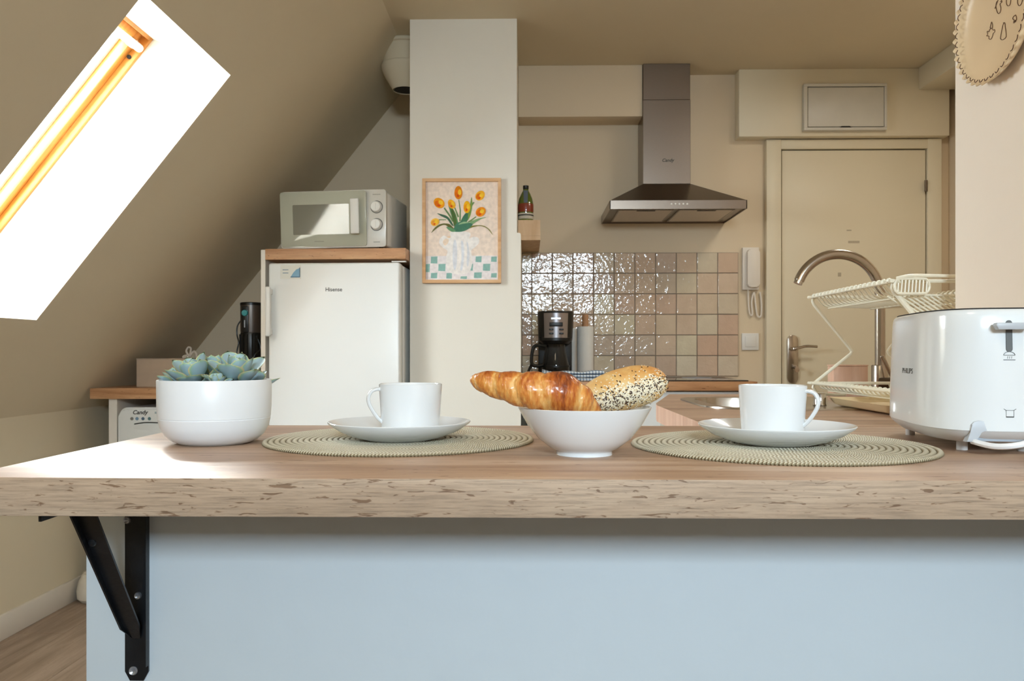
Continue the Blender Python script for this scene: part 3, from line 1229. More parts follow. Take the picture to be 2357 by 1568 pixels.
def rosette(px_, py_, Y, size, nl, tilt, spin, open_=1.0):
    c = at(px_, py_, Y)
    e = bpy.data.objects.new('rosette', None)
    COL.objects.link(e)
    e.parent = pot
    e.location = (c.x - PX, c.y - PY, c.z - .900)
    e.rotation_euler = tilt
    for i in range(nl):
        f = i / (nl - 1)
        ln = size * (.38 + .62 * f ** .8) * rs_.uniform(.93, 1.07)
        el = math.radians(82 - 66 * open_ * f ** 1.2 + rs_.uniform(-4, 4))
        a = spin + i * 2.39996 + rs_.uniform(-.1, .1)
        o = link_mesh('leaf', leaves[rs_.randrange(3)], e)
        o.scale = (ln, ln * rs_.uniform(.9, 1.1), ln)
        o.rotation_euler = (0, -el, a)
        o.location = (math.cos(a) * size * .05 * f, math.sin(a) * size * .05 * f, -size * .18 * f)


rosette(450, 872, 1.080, .051, 16, (math.radians(12), math.radians(-8), 0), .4)
rosette(545, 868, 1.085, .055, 18, (math.radians(12), math.radians(5), 0), 1.1)
rosette(497, 862, 1.125, .047, 16, (math.radians(-5), 0, 0), 2.0)
rosette(584, 880, 1.11, .034, 14, (0, math.radians(8), 0), .2)
rosette(409, 880, 1.11, .032, 13, (0, math.radians(-8), 0), 2.9)
rosette(497, 884, 1.048, .024, 11, (math.radians(10), 0, 0), 1.7)

# ------------------------------------------------------------------ toaster
TA, TB, TN = .146, .080, 3.4
ang = -math.radians(10)
ec = Vector((.577, .972))
ax = Vector((math.sin(-ang), math.cos(-ang)))
tc_ = ec + ax * TA
toa = thing('toaster', 'glossy white two slot toaster with grey lever at right end of bar', 'toaster', (tc_.x, tc_.y, .900), ang)


def toast_scale(z):
    if z < .028:
        return .80 + .20 * math.sin((z - .010) / .018 * PI / 2) if z > .010 else .80
    k = (z - .028) / (.176 - .028)
    return 1.0 - .055 * k ** 1.6


def sup(a, b, n, th_):
    c, s = math.cos(th_), math.sin(th_)
    return (b * math.copysign(abs(c) ** (2 / n), c), a * math.copysign(abs(s) ** (2 / n), s))


def trings(zs, extra=0):
    out = []
    for z, k in zs:
        out.append([(x * k, y * (1 + (k - 1) * .6), z) for x, y in (sup(TA, TB, TN, 2 * PI * i / 112) for i in range(112))])
    return out


zs = [(z, toast_scale(z)) for z in (.0285, .04, .06, .09, .12, .15, .168)]
zs += [(.173, .930), (.1755, .905), (.1765, .86)]
bm = loft(B(), trings(zs))
obj('toaster_shell', bm, mat('glossy white plastic', 'e6e9ea', rough=.16, var=.005, coat=.5), toa, angle=40)
bm = loft(B(), trings([(.013, .80), (.015, .83), (.019, .90), (.024, .965), (.0283, .993)]))
obj('toaster_base', bm, GREY_WARM, toa, angle=40)
for s in (-1, 1):
    obj('bread_slot', box(s * .026 - .013, s * .026 + .013, -.10, .10, .1764, .1772, .0003, 1), DARK, toa)
bm = loft(B(), [[(x * k, y * (1 + (k - 1) * .6), z) for x, y in (sup(TA, TB, TN, 2 * PI * i / 80) for i in range(80))] for z, k in ((.1760, .885), (.1776, .88), (.1776, .80), (.1764, .79))], cap0=False, cap1=False)
obj('top_trim', bm, DARK, toa)


def side_x(y, z):            # left flank of the shell
    k = toast_scale(z)
    a = TA * (1 + (k - 1) * .6)
    return -TB * k * (max(0, 1 - abs(y / a) ** TN)) ** (1 / TN)


def end_y(x, z):             # end face towards the viewer
    k = toast_scale(z)
    a = TA * (1 + (k - 1) * .6)
    return -a * (max(0, 1 - abs(x / (TB * k)) ** TN)) ** (1 / TN)


# brand lettering on the left flank (reads from -X side; text x runs towards -Y)
link_mesh('brand_lettering', text_mesh('PHILIPS', .0102, INK, extrude=.0001, bold=.0,
          fn=lambda x, y, z: (side_x(-.015 - x * 1.5, .098 + z) - .0002 + y, -.015 - x * 1.5, .098 + z)), toa)
bm = B()
prism(bm, [(a, b) for a, b in rrect(-.0035, .0035, -.019, .019, .0034, 5)], -.0006, .0006, 'Y')
for v in bm.verts:
    v.co = (v.co.x, end_y(v.co.x, .143 + v.co.z) - .0004 + v.co.y, .143 + v.co.z)
obj('lever_slot', bm, mat('dark grey slot', '5c5d5c', rough=.5), toa)
bm = B()
prism(bm, [(-.0195, .1555), (-.0165, .1505), (.0165, .1505), (.0195, .1555), (.0185, .1585), (-.0185, .1585)], end_y(0, .155) - .016, end_y(0, .155) - .004, 'Y', bev=.0012)
bx(bm, -.003, .003, end_y(0, .155) - .005, end_y(0, .155) + .004, .152, .157)
obj('lever', bm, GREY_PL, toa)


def wrap_end(bm, off=.0003):
    for v in bm.verts:
        v.co = (v.co.x, end_y(v.co.x, v.co.z) - off + v.co.y, v.co.z)
    return bm


bm = B()
for (a, b) in (((-.0065, .1145), (.0065, .1145)),):
    tube(bm, [(a[0], 0, a[1]), (b[0], 0, b[1])], .0004, 4)
tube(bm, [(.0062 * math.cos(t_), 0, .120 + .0042 * math.sin(t_)) for t_ in [PI * k / 10 for k in range(11)]], .00035, 4)
tube(bm, [(-.0062, 0, .120), (.0062, 0, .120)], .00035, 4)
for s in (-.0022, 0, .0022):
    tube(bm, [(s, 0, .1160), (s + .0006, 0, .1188)], .00022, 4)
obj('reheat_symbol', wrap_end(bm), INK, toa)
bm = B()
tube(bm, [(-.0042, 0, .0465), (-.0042, 0, .0540), (.0042, 0, .0540), (.0042, 0, .0465)], .00028, 4, closed=True)
tube(bm, [(-.0042, 0, .0460), (.0042, 0, .0460)], .0006, 4)
tube(bm, [(-.0068, 0, .0558), (-.0042, 0, .0540)], .00028, 4)
tube(bm, [(.0068, 0, .0558), (.0042, 0, .0540)], .00028, 4)
obj('tray_symbol', wrap_end(bm), INK, toa)
# crumb tray handle : grey arch
bm = B()
outer = [(-.0475, .015), (-.044, .020), (-.042, .026), (-.0415, .036), (-.039, .0395), (-.034, .0410), (.034, .0410), (.039, .0395), (.0415, .036), (.042, .026), (.044, .020), (.0475, .015)]
inner = [(.0370, .015), (.0335, .021), (.031, .0275), (.026, .0298), (-.026, .0298), (-.031, .0275), (-.0335, .021), (-.0370, .015)]
prism(bm, outer + inner, 0, .012, 'Y', bev=.0008)
for v in bm.verts:
    v.co.y += -TA * .985 + .10 * v.co.x ** 2 * 10 - .002
ch = obj('crumb_tray_handle', bm, GREY_PL, toa)
bm = B()
prism(bm, [(-.036, .0155), (-.031, .0300), (.031, .0300), (.036, .0155)], -TA * .93, -TA * .90, 'Y')
obj('crumb_tray_recess', bm, mat('grey recess plastic', 'a3abb4', rough=.45), toa)
for (fx, fy) in ((-.035, -.092), (.035, -.092), (-.045, .095), (.045, .095)):
    bm = lathe(B(), [(0, 0), (.0065, 0), (.0065, .012), (0, .012)], 16)
    obj('foot', bm, GREY_WARM, toa, (fx, fy, 0))
cab = B()
c0 = at(2238, 1016, .985); c1 = at(2290, 1028, .955); c2 = at(2350, 1024, .94); c3 = at(2420, 1005, .96)
pts = [c0, c1, c2, c3, (.76, 1.02, .905), (.80, 1.2, .905), (.80, 1.28, .905)]
inv = (Matrix.Translation(toa.location) @ Matrix.Rotation(ang, 4, 'Z')).inverted()
pts = [inv @ Vector((p_[0], p_[1], max(p_[2], .9045))) for p_ in [Vector(q) for q in pts]]
tube(cab, smooth_path(pts, 6), .0036, 8)
obj('power_cord', cab, mat('white cable', 'f0f1f2', rough=.35), toa)

# ------------------------------------------------------------------ scalloped plate on the side wall
PYc = XR * F / (2295 - 1213)
PZc = at(2295, 40, PYc).z
pl_ = thing('wall_plate_decoration', 'round straw coloured scalloped dish with vegetable line drawings hung on side wall', 'wall decoration', (XR, PYc, PZc))
bm = B()
RP = .1145
NS = 240
rings = []
for (rr, zz, sc_) in ((0, .010, 0), (.080, .010, 0), (.100, .012, 0), (.108, .018, .3), (RP, .026, 1), (RP + .0006, .024, 1), (.108, .0135, .3), (.100, .007, 0), (.08, .004, 0), (0, .004, 0)):
    if rr == 0:
        rings.append([bm.verts.new((-zz, 0, 0))])
    else:
        rings.append([bm.verts.new((-(zz + sc_ * .0022 * math.cos(2 * PI * k / NS * 40)), (rr + sc_ * .0022 * math.cos(2 * PI * k / NS * 40)) * math.cos(2 * PI * k / NS),
                                    (rr + sc_ * .0022 * math.cos(2 * PI * k / NS * 40)) * math.sin(2 * PI * k / NS))) for k in range(NS)])
for A_, B_ in zip(rings, rings[1:]):
    for k in range(NS):
        j = (k + 1) % NS
        if len(A_) == 1:
            bm.faces.new((A_[0], B_[k], B_[j]))
        elif len(B_) == 1:
            bm.faces.new((A_[k], A_[j], B_[0]))
        else:
            bm.faces.new((A_[k], A_[j], B_[j], B_[k]))
obj('dish', bm, PLATEM, pl_, angle=60)
bm = B()
for k in range(40):
    a = 2 * PI * (k + .5) / 40
    pts = []
    for q in (-.055, -.02, .02, .055):
        r_ = RP - .002 - abs(q) * .12
        pts.append((-.0262 + abs(q) * .03, r_ * math.cos(a + q), r_ * math.sin(a + q)))
    tube(bm, pts, .0008, 5)
obj('rim_stitching', bm, BROWN, pl_)
INKB = mat('brown ink line', '6a4a33', rough=.6)


def wall_pt(cx_, cy_):
    """crop coordinates (6.533x, origin 2100,0) to local coordinates on the dish face"""
    X_ = XR - .0108
    x_, y_ = 2100 + cx_ / 6.533, cy_ / 6.533
    u = (x_ - 1178.5) / F
    t_ = X_ / (u * math.cos(YAW) - math.sin(YAW))
    Y_ = t_ * (math.cos(YAW) + u * math.sin(YAW))
    z_ = CZ + (814 - y_) / F * t_
    return (X_ - XR, Y_ - PYc, z_ - PZc)


drawings = [
    ('aubergine_drawing', [[(1380, 335), (1360, 380), (1345, 450), (1330, 530), (1325, 580), (1350, 600), (1395, 575), (1410, 540), (1405, 470), (1395, 400), (1388, 345), (1365, 345)]]),
    ('turnip_drawing', [[(1190, 330), (1178, 375), (1170, 425), (1200, 425), (1205, 370), (1190, 330)],
                        [(1185, 420), (1160, 450), (1150, 480), (1125, 470), (1130, 520), (1115, 540), (1150, 545), (1150, 580), (1180, 590), (1205, 540), (1215, 500), (1238, 480), (1235, 445), (1215, 455), (1195, 425)]]),
    ('pepper_drawing', [[(1550, 225), (1520, 250), (1508, 285), (1530, 300), (1520, 345), (1545, 330), (1565, 290), (1560, 250), (1550, 225)], [(1530, 330), (1550, 300)]]),
    ('carrot_drawing', [[(1270, 20), (1255, 80), (1265, 150), (1290, 205), (1320, 180), (1330, 120), (1318, 60), (1345, 30), (1320, 20)], [(1240, 130), (1265, 60), (1290, -10)], [(1345, 20), (1330, -10)]]),
    ('courgette_drawing', [[(1415, -20), (1412, 40), (1430, 85), (1460, 80), (1475, 30), (1480, -20)]]),
    ('tomato_drawing', [[(1585, -20), (1580, 40), (1600, 85), (1630, 70), (1650, 20), (1655, -20)]]),
    ('leek_drawing', [[(1300, -140), (1280, -220), (1330, -260), (1350, -160), (1300, -140)], [(1500, -140), (1470, -240), (1540, -240), (1500, -140)]]),
]
for nm, strokes in drawings:
    bm = B()
    for s in strokes:
        tube(bm, smooth_path([wall_pt(*q) for q in s], 4), .00055, 4)
    obj(nm, bm, INKB, pl_)

# ------------------------------------------------------------------ picture on the chimney breast
pc = at(1063.5, 532.5, CY)
pic = thing('framed_tulip_picture', 'oak framed print of orange tulips in white jug on chimney breast', 'picture', (pc.x, CY, pc.z))
sc_ = F / CY
hw, hh = 181 / sc_ / 2, 240 / sc_ / 2
fw = .0135
FRM = wood('frame oak', 'd3a473', 'c4935f', 'e0b98c', rough=.5, cracks=.1, grain=.6)
for nm, bxx in (('frame_bar', (-hw, hw, hh - fw, hh)), ('frame_bar', (-hw, hw, -hh, -hh + fw)),
                ('frame_bar', (-hw, -hw + fw, -hh + fw, hh - fw)), ('frame_bar', (hw - fw, hw, -hh + fw, hh - fw))):
    obj(nm, box(bxx[0], bxx[1], -.022, -.001, bxx[2], bxx[3], .0008, 1), FRM, pic)
PC = {}


def pm_(hexc):
    if hexc not in PC:
        PC[hexc] = mat('print ' + hexc, hexc, rough=.75, var=.10, scale=70, spec=.1)
    return PC[hexc]


layers = []
layer_z = [-.0100]


def lay_poly(hexc, pts, smooth=0):
    P = [((960 + x / 5.6 - 1063.5) / sc_, (532.5 - (400 + y / 5.6)) / sc_) for x, y in pts]
    if smooth:
        P = [(v.x, v.y) for v in smooth_path([(a, b, 0) for a, b in P], smooth, closed=True)]
    layers.append((hexc, P))


lay_poly('efdccb', [(100, 100), (1060, 100), (1060, 1400), (100, 1400)])
lay_poly('ece4e2', [(100, 1065), (1060, 1060), (1060, 1400), (100, 1400)])
for (x0, y0, w_, h_) in ((178, 1070, 88, 92), (755, 1068, 80, 78), (955, 1072, 76, 70), (112, 1165, 56, 108), (275, 1165, 95, 95), (850, 1165, 96, 92),
                         (178, 1280, 86, 72), (378, 1282, 76, 75), (735, 1275, 102, 76), (955, 1285, 76, 60), (560, 1325, 86, 36), (690, 1165, 34, 90)):
    lay_poly('8fb8ae', [(x0 + 4, y0 + 3), (x0 + w_, y0), (x0 + w_ - 4, y0 + h_), (x0, y0 + h_ - 3)])
lay_poly('f0d0a8', [(330, 860), (380, 820), (430, 815), (420, 870), (370, 910), (335, 900)], 3)
lay_poly('f2ece6', [(430, 760), (560, 745), (690, 770), (675, 840), (720, 820), (790, 830), (800, 900), (740, 960), (700, 1000), (715, 1110),
                    (700, 1220), (650, 1285), (540, 1300), (430, 1280), (385, 1200), (375, 1090), (395, 1000), (340, 960), (290, 900), (300, 840), (350, 800), (400, 830), (440, 820)], 3)
lay_poly('dfe0e4', [(470, 900), (500, 860), (520, 1000), (510, 1200), (480, 1240), (460, 1100)], 3)
lay_poly('e2e4e8', [(570, 880), (600, 900), (610, 1050), (590, 1230), (560, 1240), (575, 1080)], 3)
lay_poly('dcdde0', [(640, 880), (665, 930), (680, 1080), (660, 1200), (640, 1150), (650, 1000)], 3)
lay_poly('efd9c2', [(335, 880), (370, 840), (410, 850), (400, 900), (360, 930)], 3)
for s in ([(545, 340), (535, 345), (552, 480), (545, 620), (565, 620), (568, 480)], [(345, 450), (360, 440), (440, 550), (480, 620), (455, 625), (420, 560)],
          [(725, 370), (745, 375), (700, 440), (670, 560), (650, 560), (680, 430)], [(760, 555), (770, 562), (700, 620), (660, 640), (655, 625)],
          [(285, 592), (375, 594), (380, 604), (285, 604)], [(480, 440), (495, 440), (545, 560), (525, 570)]):
    lay_poly('6f8a5a', s)
lay_poly('4f7058', [(260, 515), (330, 530), (395, 555), (440, 610), (475, 680), (440, 660), (390, 590), (320, 555)], 3)
lay_poly('6a6a3c', [(185, 768), (230, 700), (300, 655), (370, 645), (430, 660), (480, 720), (420, 700), (360, 665), (290, 685), (230, 730)], 3)
lay_poly('5d8a5c', [(400, 385), (440, 430), (490, 500), (530, 620), (540, 740), (500, 730), (470, 620), (430, 500)], 3)
lay_poly('566f3e', [(440, 450), (470, 470), (500, 560), (520, 700), (485, 700), (455, 560)], 3)
lay_poly('7f9a4e', [(705, 305), (715, 400), (705, 480), (680, 570), (640, 620), (640, 540), (680, 420)], 3)
lay_poly('4b7a5c', [(560, 640), (600, 550), (650, 500), (660, 560), (640, 640), (600, 690)], 3)
lay_poly('86a878', [(900, 568), (830, 590), (760, 630), (690, 680), (640, 720), (640, 680), (700, 620), (800, 580)], 3)
lay_poly('8a8440', [(975, 795), (920, 725), (860, 690), (800, 680), (720, 695), (640, 725), (700, 680), (790, 670), (870, 680), (940, 730)], 3)
lay_poly('4f7f66', [(480, 700), (520, 640), (600, 620), (680, 640), (720, 660), (660, 720), (590, 750), (520, 755), (470, 745)], 3)
lay_poly('98b78c', [(535, 660), (600, 625), (680, 635), (600, 650)], 3)
lay_poly('6b9a6e', [(380, 690), (440, 700), (500, 740), (460, 755), (410, 730)], 3)


def tulip(cx_, cy_, rx, ry, rot, c1='f0a022', c2='e5741c', c3='f7c63a'):
    def ell(k, ox, oy, c):
        pts = []
        for i in range(10):
            a = 2 * PI * i / 10
            x, y = rx * k * math.cos(a), ry * k * math.sin(a) * (1.0 if math.sin(a) > 0 else 1.12)
            pts.append((cx_ + ox + x * math.cos(rot) - y * math.sin(rot), cy_ + oy + x * math.sin(rot) + y * math.cos(rot)))
        lay_poly(c, pts, 2)
    ell(1, 0, 0, c1)
    ell(.62, -rx * .25, ry * .12, c2)
    ell(.42, rx * .32, -ry * .1, c3)
    ell(.25, -rx * .1, ry * .45, 'd9561c')


tulip(535, 255, 52, 82, 0, c1='e0861e')
tulip(290, 385, 62, 72, -.9)
tulip(812, 292, 55, 66, .7, c1='f2b02e')
tulip(450, 400, 45, 60, -.5, c1='f2b22c', c2='ee9322')
tulip(645, 440, 45, 75, 0, c1='f3b41e', c2='ef9a18')
tulip(820, 500, 58, 66, .9, c1='ee9426')
tulip(232, 630, 48, 55, 1.1, c1='f4bd48', c2='f0a040')
bm = B()
slots = []
for k, (c, P) in enumerate(layers):
    if c not in slots:
        slots.append(c)
    y = -.0100 - k * .00004
    f = bm.faces.new([bm.verts.new((a, y, b)) for a, b in P])
    f.material_index = slots.index(c)
for v in list(bm.verts):
    v.co.x = max(-hw + fw * .6, min(hw - fw * .6, v.co.x))
    v.co.z = max(-hh + fw * .6, min(hh - fw * .6, v.co.z))
obj('tulip_print', bm, [pm_(c) for c in slots], pic)
obj('backing_board', box(-hw + fw * .5, hw - fw * .5, -.008, -.001, -hh + fw * .5, hh - fw * .5), CARD, pic)

# ------------------------------------------------------------------ fridge niche, fridge, microwave
FR = -math.radians(2)
ORI = (-.4935, 3.262, 0)
rotM = Matrix.Translation(ORI) @ Matrix.Rotation(FR, 4, 'Z')


def fl(x, y, z=0):
    return rotM @ Vector((x, y, z))


uz1 = CZ + (814 - 571) / 566
uz0 = uz1 - .044
un = thing('fridge_housing', 'tall white panel housing with oak top enclosing the fridge', 'cabinet', ORI, FR)
obj('side_panel', box(-.602, -.583, .0, .58, 0, uz1 - .003, .001, 1), WHITE_LAM, un)
obj('shelf_top', prism(B(), [(-.582, -.004), (-.001, -.004), (-.001, .04), (-.023, .60), (-.582, .60)], uz0, uz1, 'Z', bev=.001), OAK_WARMLIT, un)
obj('mounting_rail', box(-.06, -.002, .004, .02, uz0 - .012, uz0 - .008), WHITE_PL, un)
fr = thing('refrigerator', 'white single door refrigerator with bar handle in oak topped housing', 'refrigerator', tuple(fl(-.567, .0)), FR)
FZ = CZ + (814 - 605) / 566
obj('cabinet_body', box(.004, .545, .06, .56, .02, FZ - .004, .008), WHITE, fr)
obj('door_gasket', box(.010, .541, .048, .061, .05, FZ - .010, .002), mat('grey rubber gasket', '6f7674', rough=.6), fr)
dr = obj('door', box(.004, .546, -.022, .048, .04, FZ, .010, 3), WHITE, fr)
bm = B()
hz0, hz1 = CZ + (814 - 775) / 566, CZ + (814 - 661) / 566
bx(bm, .006, .026, -.066, -.048, hz0, hz1, .006, 3)
bx(bm, .009, .023, -.050, -.022, hz0 + .008, hz0 + .030, .002)
bx(bm, .009, .023, -.050, -.022, hz1 - .030, hz1 - .008, .002)
obj('door_handle', bm, WHITE_PL, dr)
link_mesh('brand_lettering', text_mesh('Hisense', .022, INK, bold=.0003), dr, (.275, -.0222, CZ + (814 - 667) / 566))
# energy sticker
bm = B()
bx(bm, .055, .140, -.0226, -.0221, CZ + (814 - 642) / 566, CZ + (814 - 610) / 566)
st = obj('energy_sticker', bm, mat('off white sticker', 'dcd9cd', rough=.5), dr)
bm = B()
sx0, sx1, sz0, sz1 = .098, .136, CZ + (814 - 637) / 566, CZ + (814 - 617) / 566
prism(bm, [(sx0, sz0), (sx1, sz0), (sx1, sz1), (sx0 + .022, sz1 - .006), (sx0 + .010, sz0 + .016)], -.0231, -.0227, 'Y')
obj('blue_corner_print', bm, mat('sticker blue', '7ea6bd', rough=.5), st)
bm = B()
bx(bm, sx1 - .003, sx1 + .001, -.0235, -.0231, sz0, sz1 + .002)
bx(bm, sx0 - .001, sx1, -.0235, -.0231, sz0 - .003, sz0 + .001)
for kk in range(2):
    bx(bm, .064, .088, -.0231, -.0227, sz1 - .008 - kk * .013, sz1 - .0055 - kk * .013)
obj('sticker_print', bm, mat('sticker dark blue', '4d6f86', rough=.5), st)

# microwave
mp0 = at(641, 571, 3.30)
MR = -math.radians(7)
mw = thing('microwave', 'white microwave oven with two round knobs on top of fridge housing', 'microwave', (mp0.x, 3.335, uz1 + .008), MR)
MW, MH = .452, .236
prof_ = [(x, z) for x, z in rrect(0, MW, 0, MH, .010, 4)]
obj('oven_body', prism(B(), [(x, z) for x, z in rrect(.006, MW - .004, .006, MH - .006, .008, 4)], .016, .33, 'Y', bev=.003), WHITE_PL, mw)
obj('front_fascia', prism(B(), [(x, z) for x, z in rrect(0, MW, 0, MH, .012, 5)], 0, .018, 'Y', bev=.0015), mat('fascia white', 'd6d2c8', rough=.2, coat=.6), mw)
dd = obj('oven_door', prism(B(), [(x, z) for x, z in rrect(.004, .372, .005, MH - .005, .010, 5)], -.006, .014, 'Y', bev=.001), MWGLASS, mw, rot=(math.radians(4), 0, 0))
obj('door_window', prism(B(), [(x, z) for x, z in rrect(.058, .300, .055, .178, .004, 3)], -.0064, -.0058, 'Y'), MWWIN, dd)
bm = B()
bx(bm, .314, .350, -.034, -.024, .054, .196, .004, 3)
bx(bm, .322, .344, -.026, -.006, .062, .080, .002)
bx(bm, .322, .344, -.026, -.006, .170, .188, .002)
obj('door_handle', bm, WHITE_PL, dd)
for kz in (.092, .164):
    bm = lathe(B(), [(0, -.020), (.018, -.020), (.0205, -.018), (.0215, -.002), (.023, 0)], 28, (0, 0, 0), axis='Y')
    bx(bm, -.002, .002, -.022, -.018, -.014, .014, .0005, 1)
    k_ = obj('knob', bm, WHITE_PL, mw, (.4125, 0, kz))
    link_mesh('knob_ring', mesh_of('knob_ring', lathe(B(), [(.0235, -.0004), (.0255, -.0008), (.0262, .0002)], 28, axis='Y'), INK), k_)
bm = B()
for i in range(9):
    bx(bm, .150 + i * .0045, .153 + i * .0045, -.0066, -.0061, .025, .0285)
obj('brand_marking', bm, mat('faded grey print', '8b887c', rough=.5), dd)
bm = B()
for i in range(8):
    bx(bm, .396 + i * .0042, .399 + i * .0042, -.0006, 0, .214, .217)
    bx(bm, .400 + i * .0035, .402 + i * .0035, -.0006, 0, .018, .0225)
obj('panel_marking', bm, mat('faded grey print', '8b887c', rough=.5), mw)
for (fx, fy) in ((.03, .04), (.42, .04), (.03, .30), (.42, .30)):
    obj('foot', lathe(B(), [(0, -.008), (.010, -.008), (.010, .006), (0, .006)], 14), BLACK, mw, (fx, fy, 0))

# duct with cone behind the chimney breast
dc = at(934, 150, 3.62)
dx, dyy = dc.x, 3.62
du = thing('ceiling_vent_duct', 'off white round vent pipe with tapered open mouth hanging under ceiling beside chimney breast', 'vent', (dx, dyy, CEIL))
z_ = lambda y: CZ + (814 - y) / 511 - CEIL
obj('pipe', lathe(B(), [(0, 0), (.105, 0), (.112, -.006), (.112, -.018), (.104, -.022), (.104, z_(150))], 40), PAINT_W, du)
obj('cone', lathe(B(), [(.104, z_(150)), (.109, z_(152)), (.108, z_(160)), (.100, z_(170)), (.092, z_(178)), (.062, z_(203)), (.058, z_(207)), (.056, z_(206)), (.058, z_(200)), (.07, z_(190)), (0, z_(185))], 40), PAINT_W, du)
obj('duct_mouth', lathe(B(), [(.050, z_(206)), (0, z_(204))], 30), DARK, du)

# ------------------------------------------------------------------ left worktop corner
lw = thing('corner_worktop', 'warm-lit oak worktop running under the sloped ceiling left of fridge', 'countertop', (-1.2, 3.27, .835))
LZ1 = .879
bm = prism(B(), [(-1.800, 3.275), (-1.098, 3.275), (-1.098, 4.03), (-1.800, 4.03)], .835, LZ1, 'Z', bev=.001)
for v in bm.verts:
    v.co -= Vector((-1.2, 3.27, .835))
obj('worktop_slab', bm, OAK_WARMLIT, lw)
q = at(253, 950, 3.31)
q2 = at(272, 950, 3.31)
obj('support_panel', box(q.x + 1.2, q2.x + 1.2, .03, .70, -.835, 0, .001, 1), WHITE_LAM, lw)
dw0 = at(272, 938, 3.30)
dwx0 = dw0.x + .004
dw = thing('washing_appliance', 'white front loading appliance with button row under corner worktop', 'appliance', (dwx0, 3.30, 0))
DZH = at(0, 938, 3.29).z
prof_ = rrect(0, .50, .0, DZH, .035, 6)
obj('machine_body', prism(B(), prof_, .0, .56, 'Y', bev=.003), WHITE, dw)
obj('door_panel', prism(B(), rrect(.006, .494, .06, DZH - .008, .030, 6), -.018, -.0005, 'Y', bev=.004), WHITE, dw)
s3 = F / 3.28
lx = lambda x: (x - 1213) / s3 - dwx0
lz = lambda y: CZ + (814 - y) / s3
link_mesh('brand_lettering', text_mesh('Candy', .024, INK, shear=.25, bold=.0005), dw, (lx(313), -.0188, lz(951)))
bm = B()
for i in range(6):
    bx(bm, lx(348) + i * .004, lx(348) + i * .004 + .0025, -.0188, -.0182, lz(954), lz(949))
obj('panel_marking', bm, mat('faded blue print', '8fa4a8', rough=.5), dw)
for i, c in enumerate(('7f7d78', '7894ac', '4f6478', '5f7f82')):
    bm = lathe(B(), [(0, -.003), (.0055, -.003), (.007, 0)], 14, axis='Y')
    obj('button', bm, mat('button ' + c, c, rough=.4), dw, (lx((294, 306, 320, 335)[i]), -.018, lz(965.5)))
bm = B()
tube(bm, smooth_path([(lx(300), -.018, lz(978)), (lx(325), -.019, lz(974.5)), (lx(355), -.018, lz(975))], 5), .0025, 6)
obj('handle_shadow_gap', bm, INK, dw)
bm = B()
loft(bm, [[(lx(298), -.018, lz(980)), (lx(358), -.018, lz(980)), (lx(358), -.018, lz(995)), (lx(298), -.018, lz(990))],
          [(lx(302), -.026, lz(979)), (lx(354), -.026, lz(979)), (lx(354), -.020, lz(991)), (lx(302), -.020, lz(987))]])
obj('door_grip', bm, WHITE, dw)

# things on the corner worktop
q = at(314, 893, 3.42); qr = at(432, 826, 3.42)
bxo = thing('cardboard_box', 'plain beige cardboard box on corner worktop behind the succulent', 'box', (q.x, 3.42, LZ1))
bh = at(0, 826, 3.42).z - LZ1
bw = qr.x - q.x
obj('box_body', box(0, bw, 0, .20, 0, bh - .002, .001, 1), CARD, bxo)
bm = B()
bx(bm, -.001, bw + .001, -.001, .1005, bh - .002, bh + .001)
bx(bm, -.001, bw + .001, .1015, .201, bh - .002, bh + .001)
obj('box_flap', bm, CARD, bxo)
kb = at(424, 822, 3.44)
kn = thing('ribbon_knot', 'small pale knotted cord bow lying on the beige box', 'ribbon', (kb.x, 3.50, LZ1 + bh + .001))
KNM = mat('pale satin ribbon', 'cfc2b2', rough=.5, var=.05)
bm = B()
tube(bm, smooth_path([(-.002, 0, .006), (-.016, 0, .030), (-.008, 0, .048), (.004, 0, .044), (.002, 0, .026), (-.002, 0, .006)], 5), .0045, 8)
obj('ribbon_loop', bm, KNM, kn)
bm = B()
tube(bm, smooth_path([(.0, 0, .010), (.016, 0, .030), (.026, .004, .022), (.030, .0, .004)], 5), .0055, 8)
tube(bm, smooth_path([(.0, .006, .010), (-.022, 0, .012), (-.030, 0, .0045), (.0, -.01, .0050)], 5), .0045, 8)
obj('ribbon_tail', bm, KNM, kn)

# black appliance with teal button beside the fridge housing
va = at(573, 775, 3.55)
sv = F / 3.55
vz1 = at(0, 698, 3.55).z
ap = thing('upright_appliance', 'black and grey upright appliance with teal button and hanging cord beside fridge housing', 'appliance', (va.x, 3.58, LZ1))
H = vz1 - LZ1
r0 = .048
obj('lower_body', lathe(B(), [(0, 0), (.040, 0), (.042, .01), (.044, H * .30), (.050, H * .38), (.050, H * .60), (.046, H * .64), (0, H * .64)], 24), BLACK, ap)
obj('upper_body', lathe(B(), [(0, H * .635), (.045, H * .635), (.0465, H * .66), (.047, H * .975), (0, H * .975)], 28), mat('dark steel grey', '6a625c', rough=.35, metal=.8), ap)
obj('cap', lathe(B(), [(0, H * .972), (.048, H * .972), (.048, H), (.044, H + .003), (0, H + .003)], 28), BLACK, ap)
bm = box(-.026, .004, -.052, -.035, H * .64, H * .96, .004)
hs = obj('front_strip', bm, BLACK, ap)
obj('power_button', lathe(B(), [(0, -.006), (.0125, -.006), (.0145, 0)], 20, axis='Y'), mat('teal plastic', '2f8f93', rough=.35), hs, (-.011, -.052, H * .875))
obj('slide_switch', box(-.0135, -.0085, -.056, -.052, H * .70, H * .79, .0015), GREY_PL, hs)
for i in range(5):
    a = -PI / 2 + (i - 2) * .42
    bm = B()
    tube(bm, [(math.cos(a) * .051, math.sin(a) * .051, H * .36), (math.cos(a) * .052, math.sin(a) * .052, H * .62)], .0035, 6)
    obj('grip_rib', bm, BLACK, ap)
bm = B()
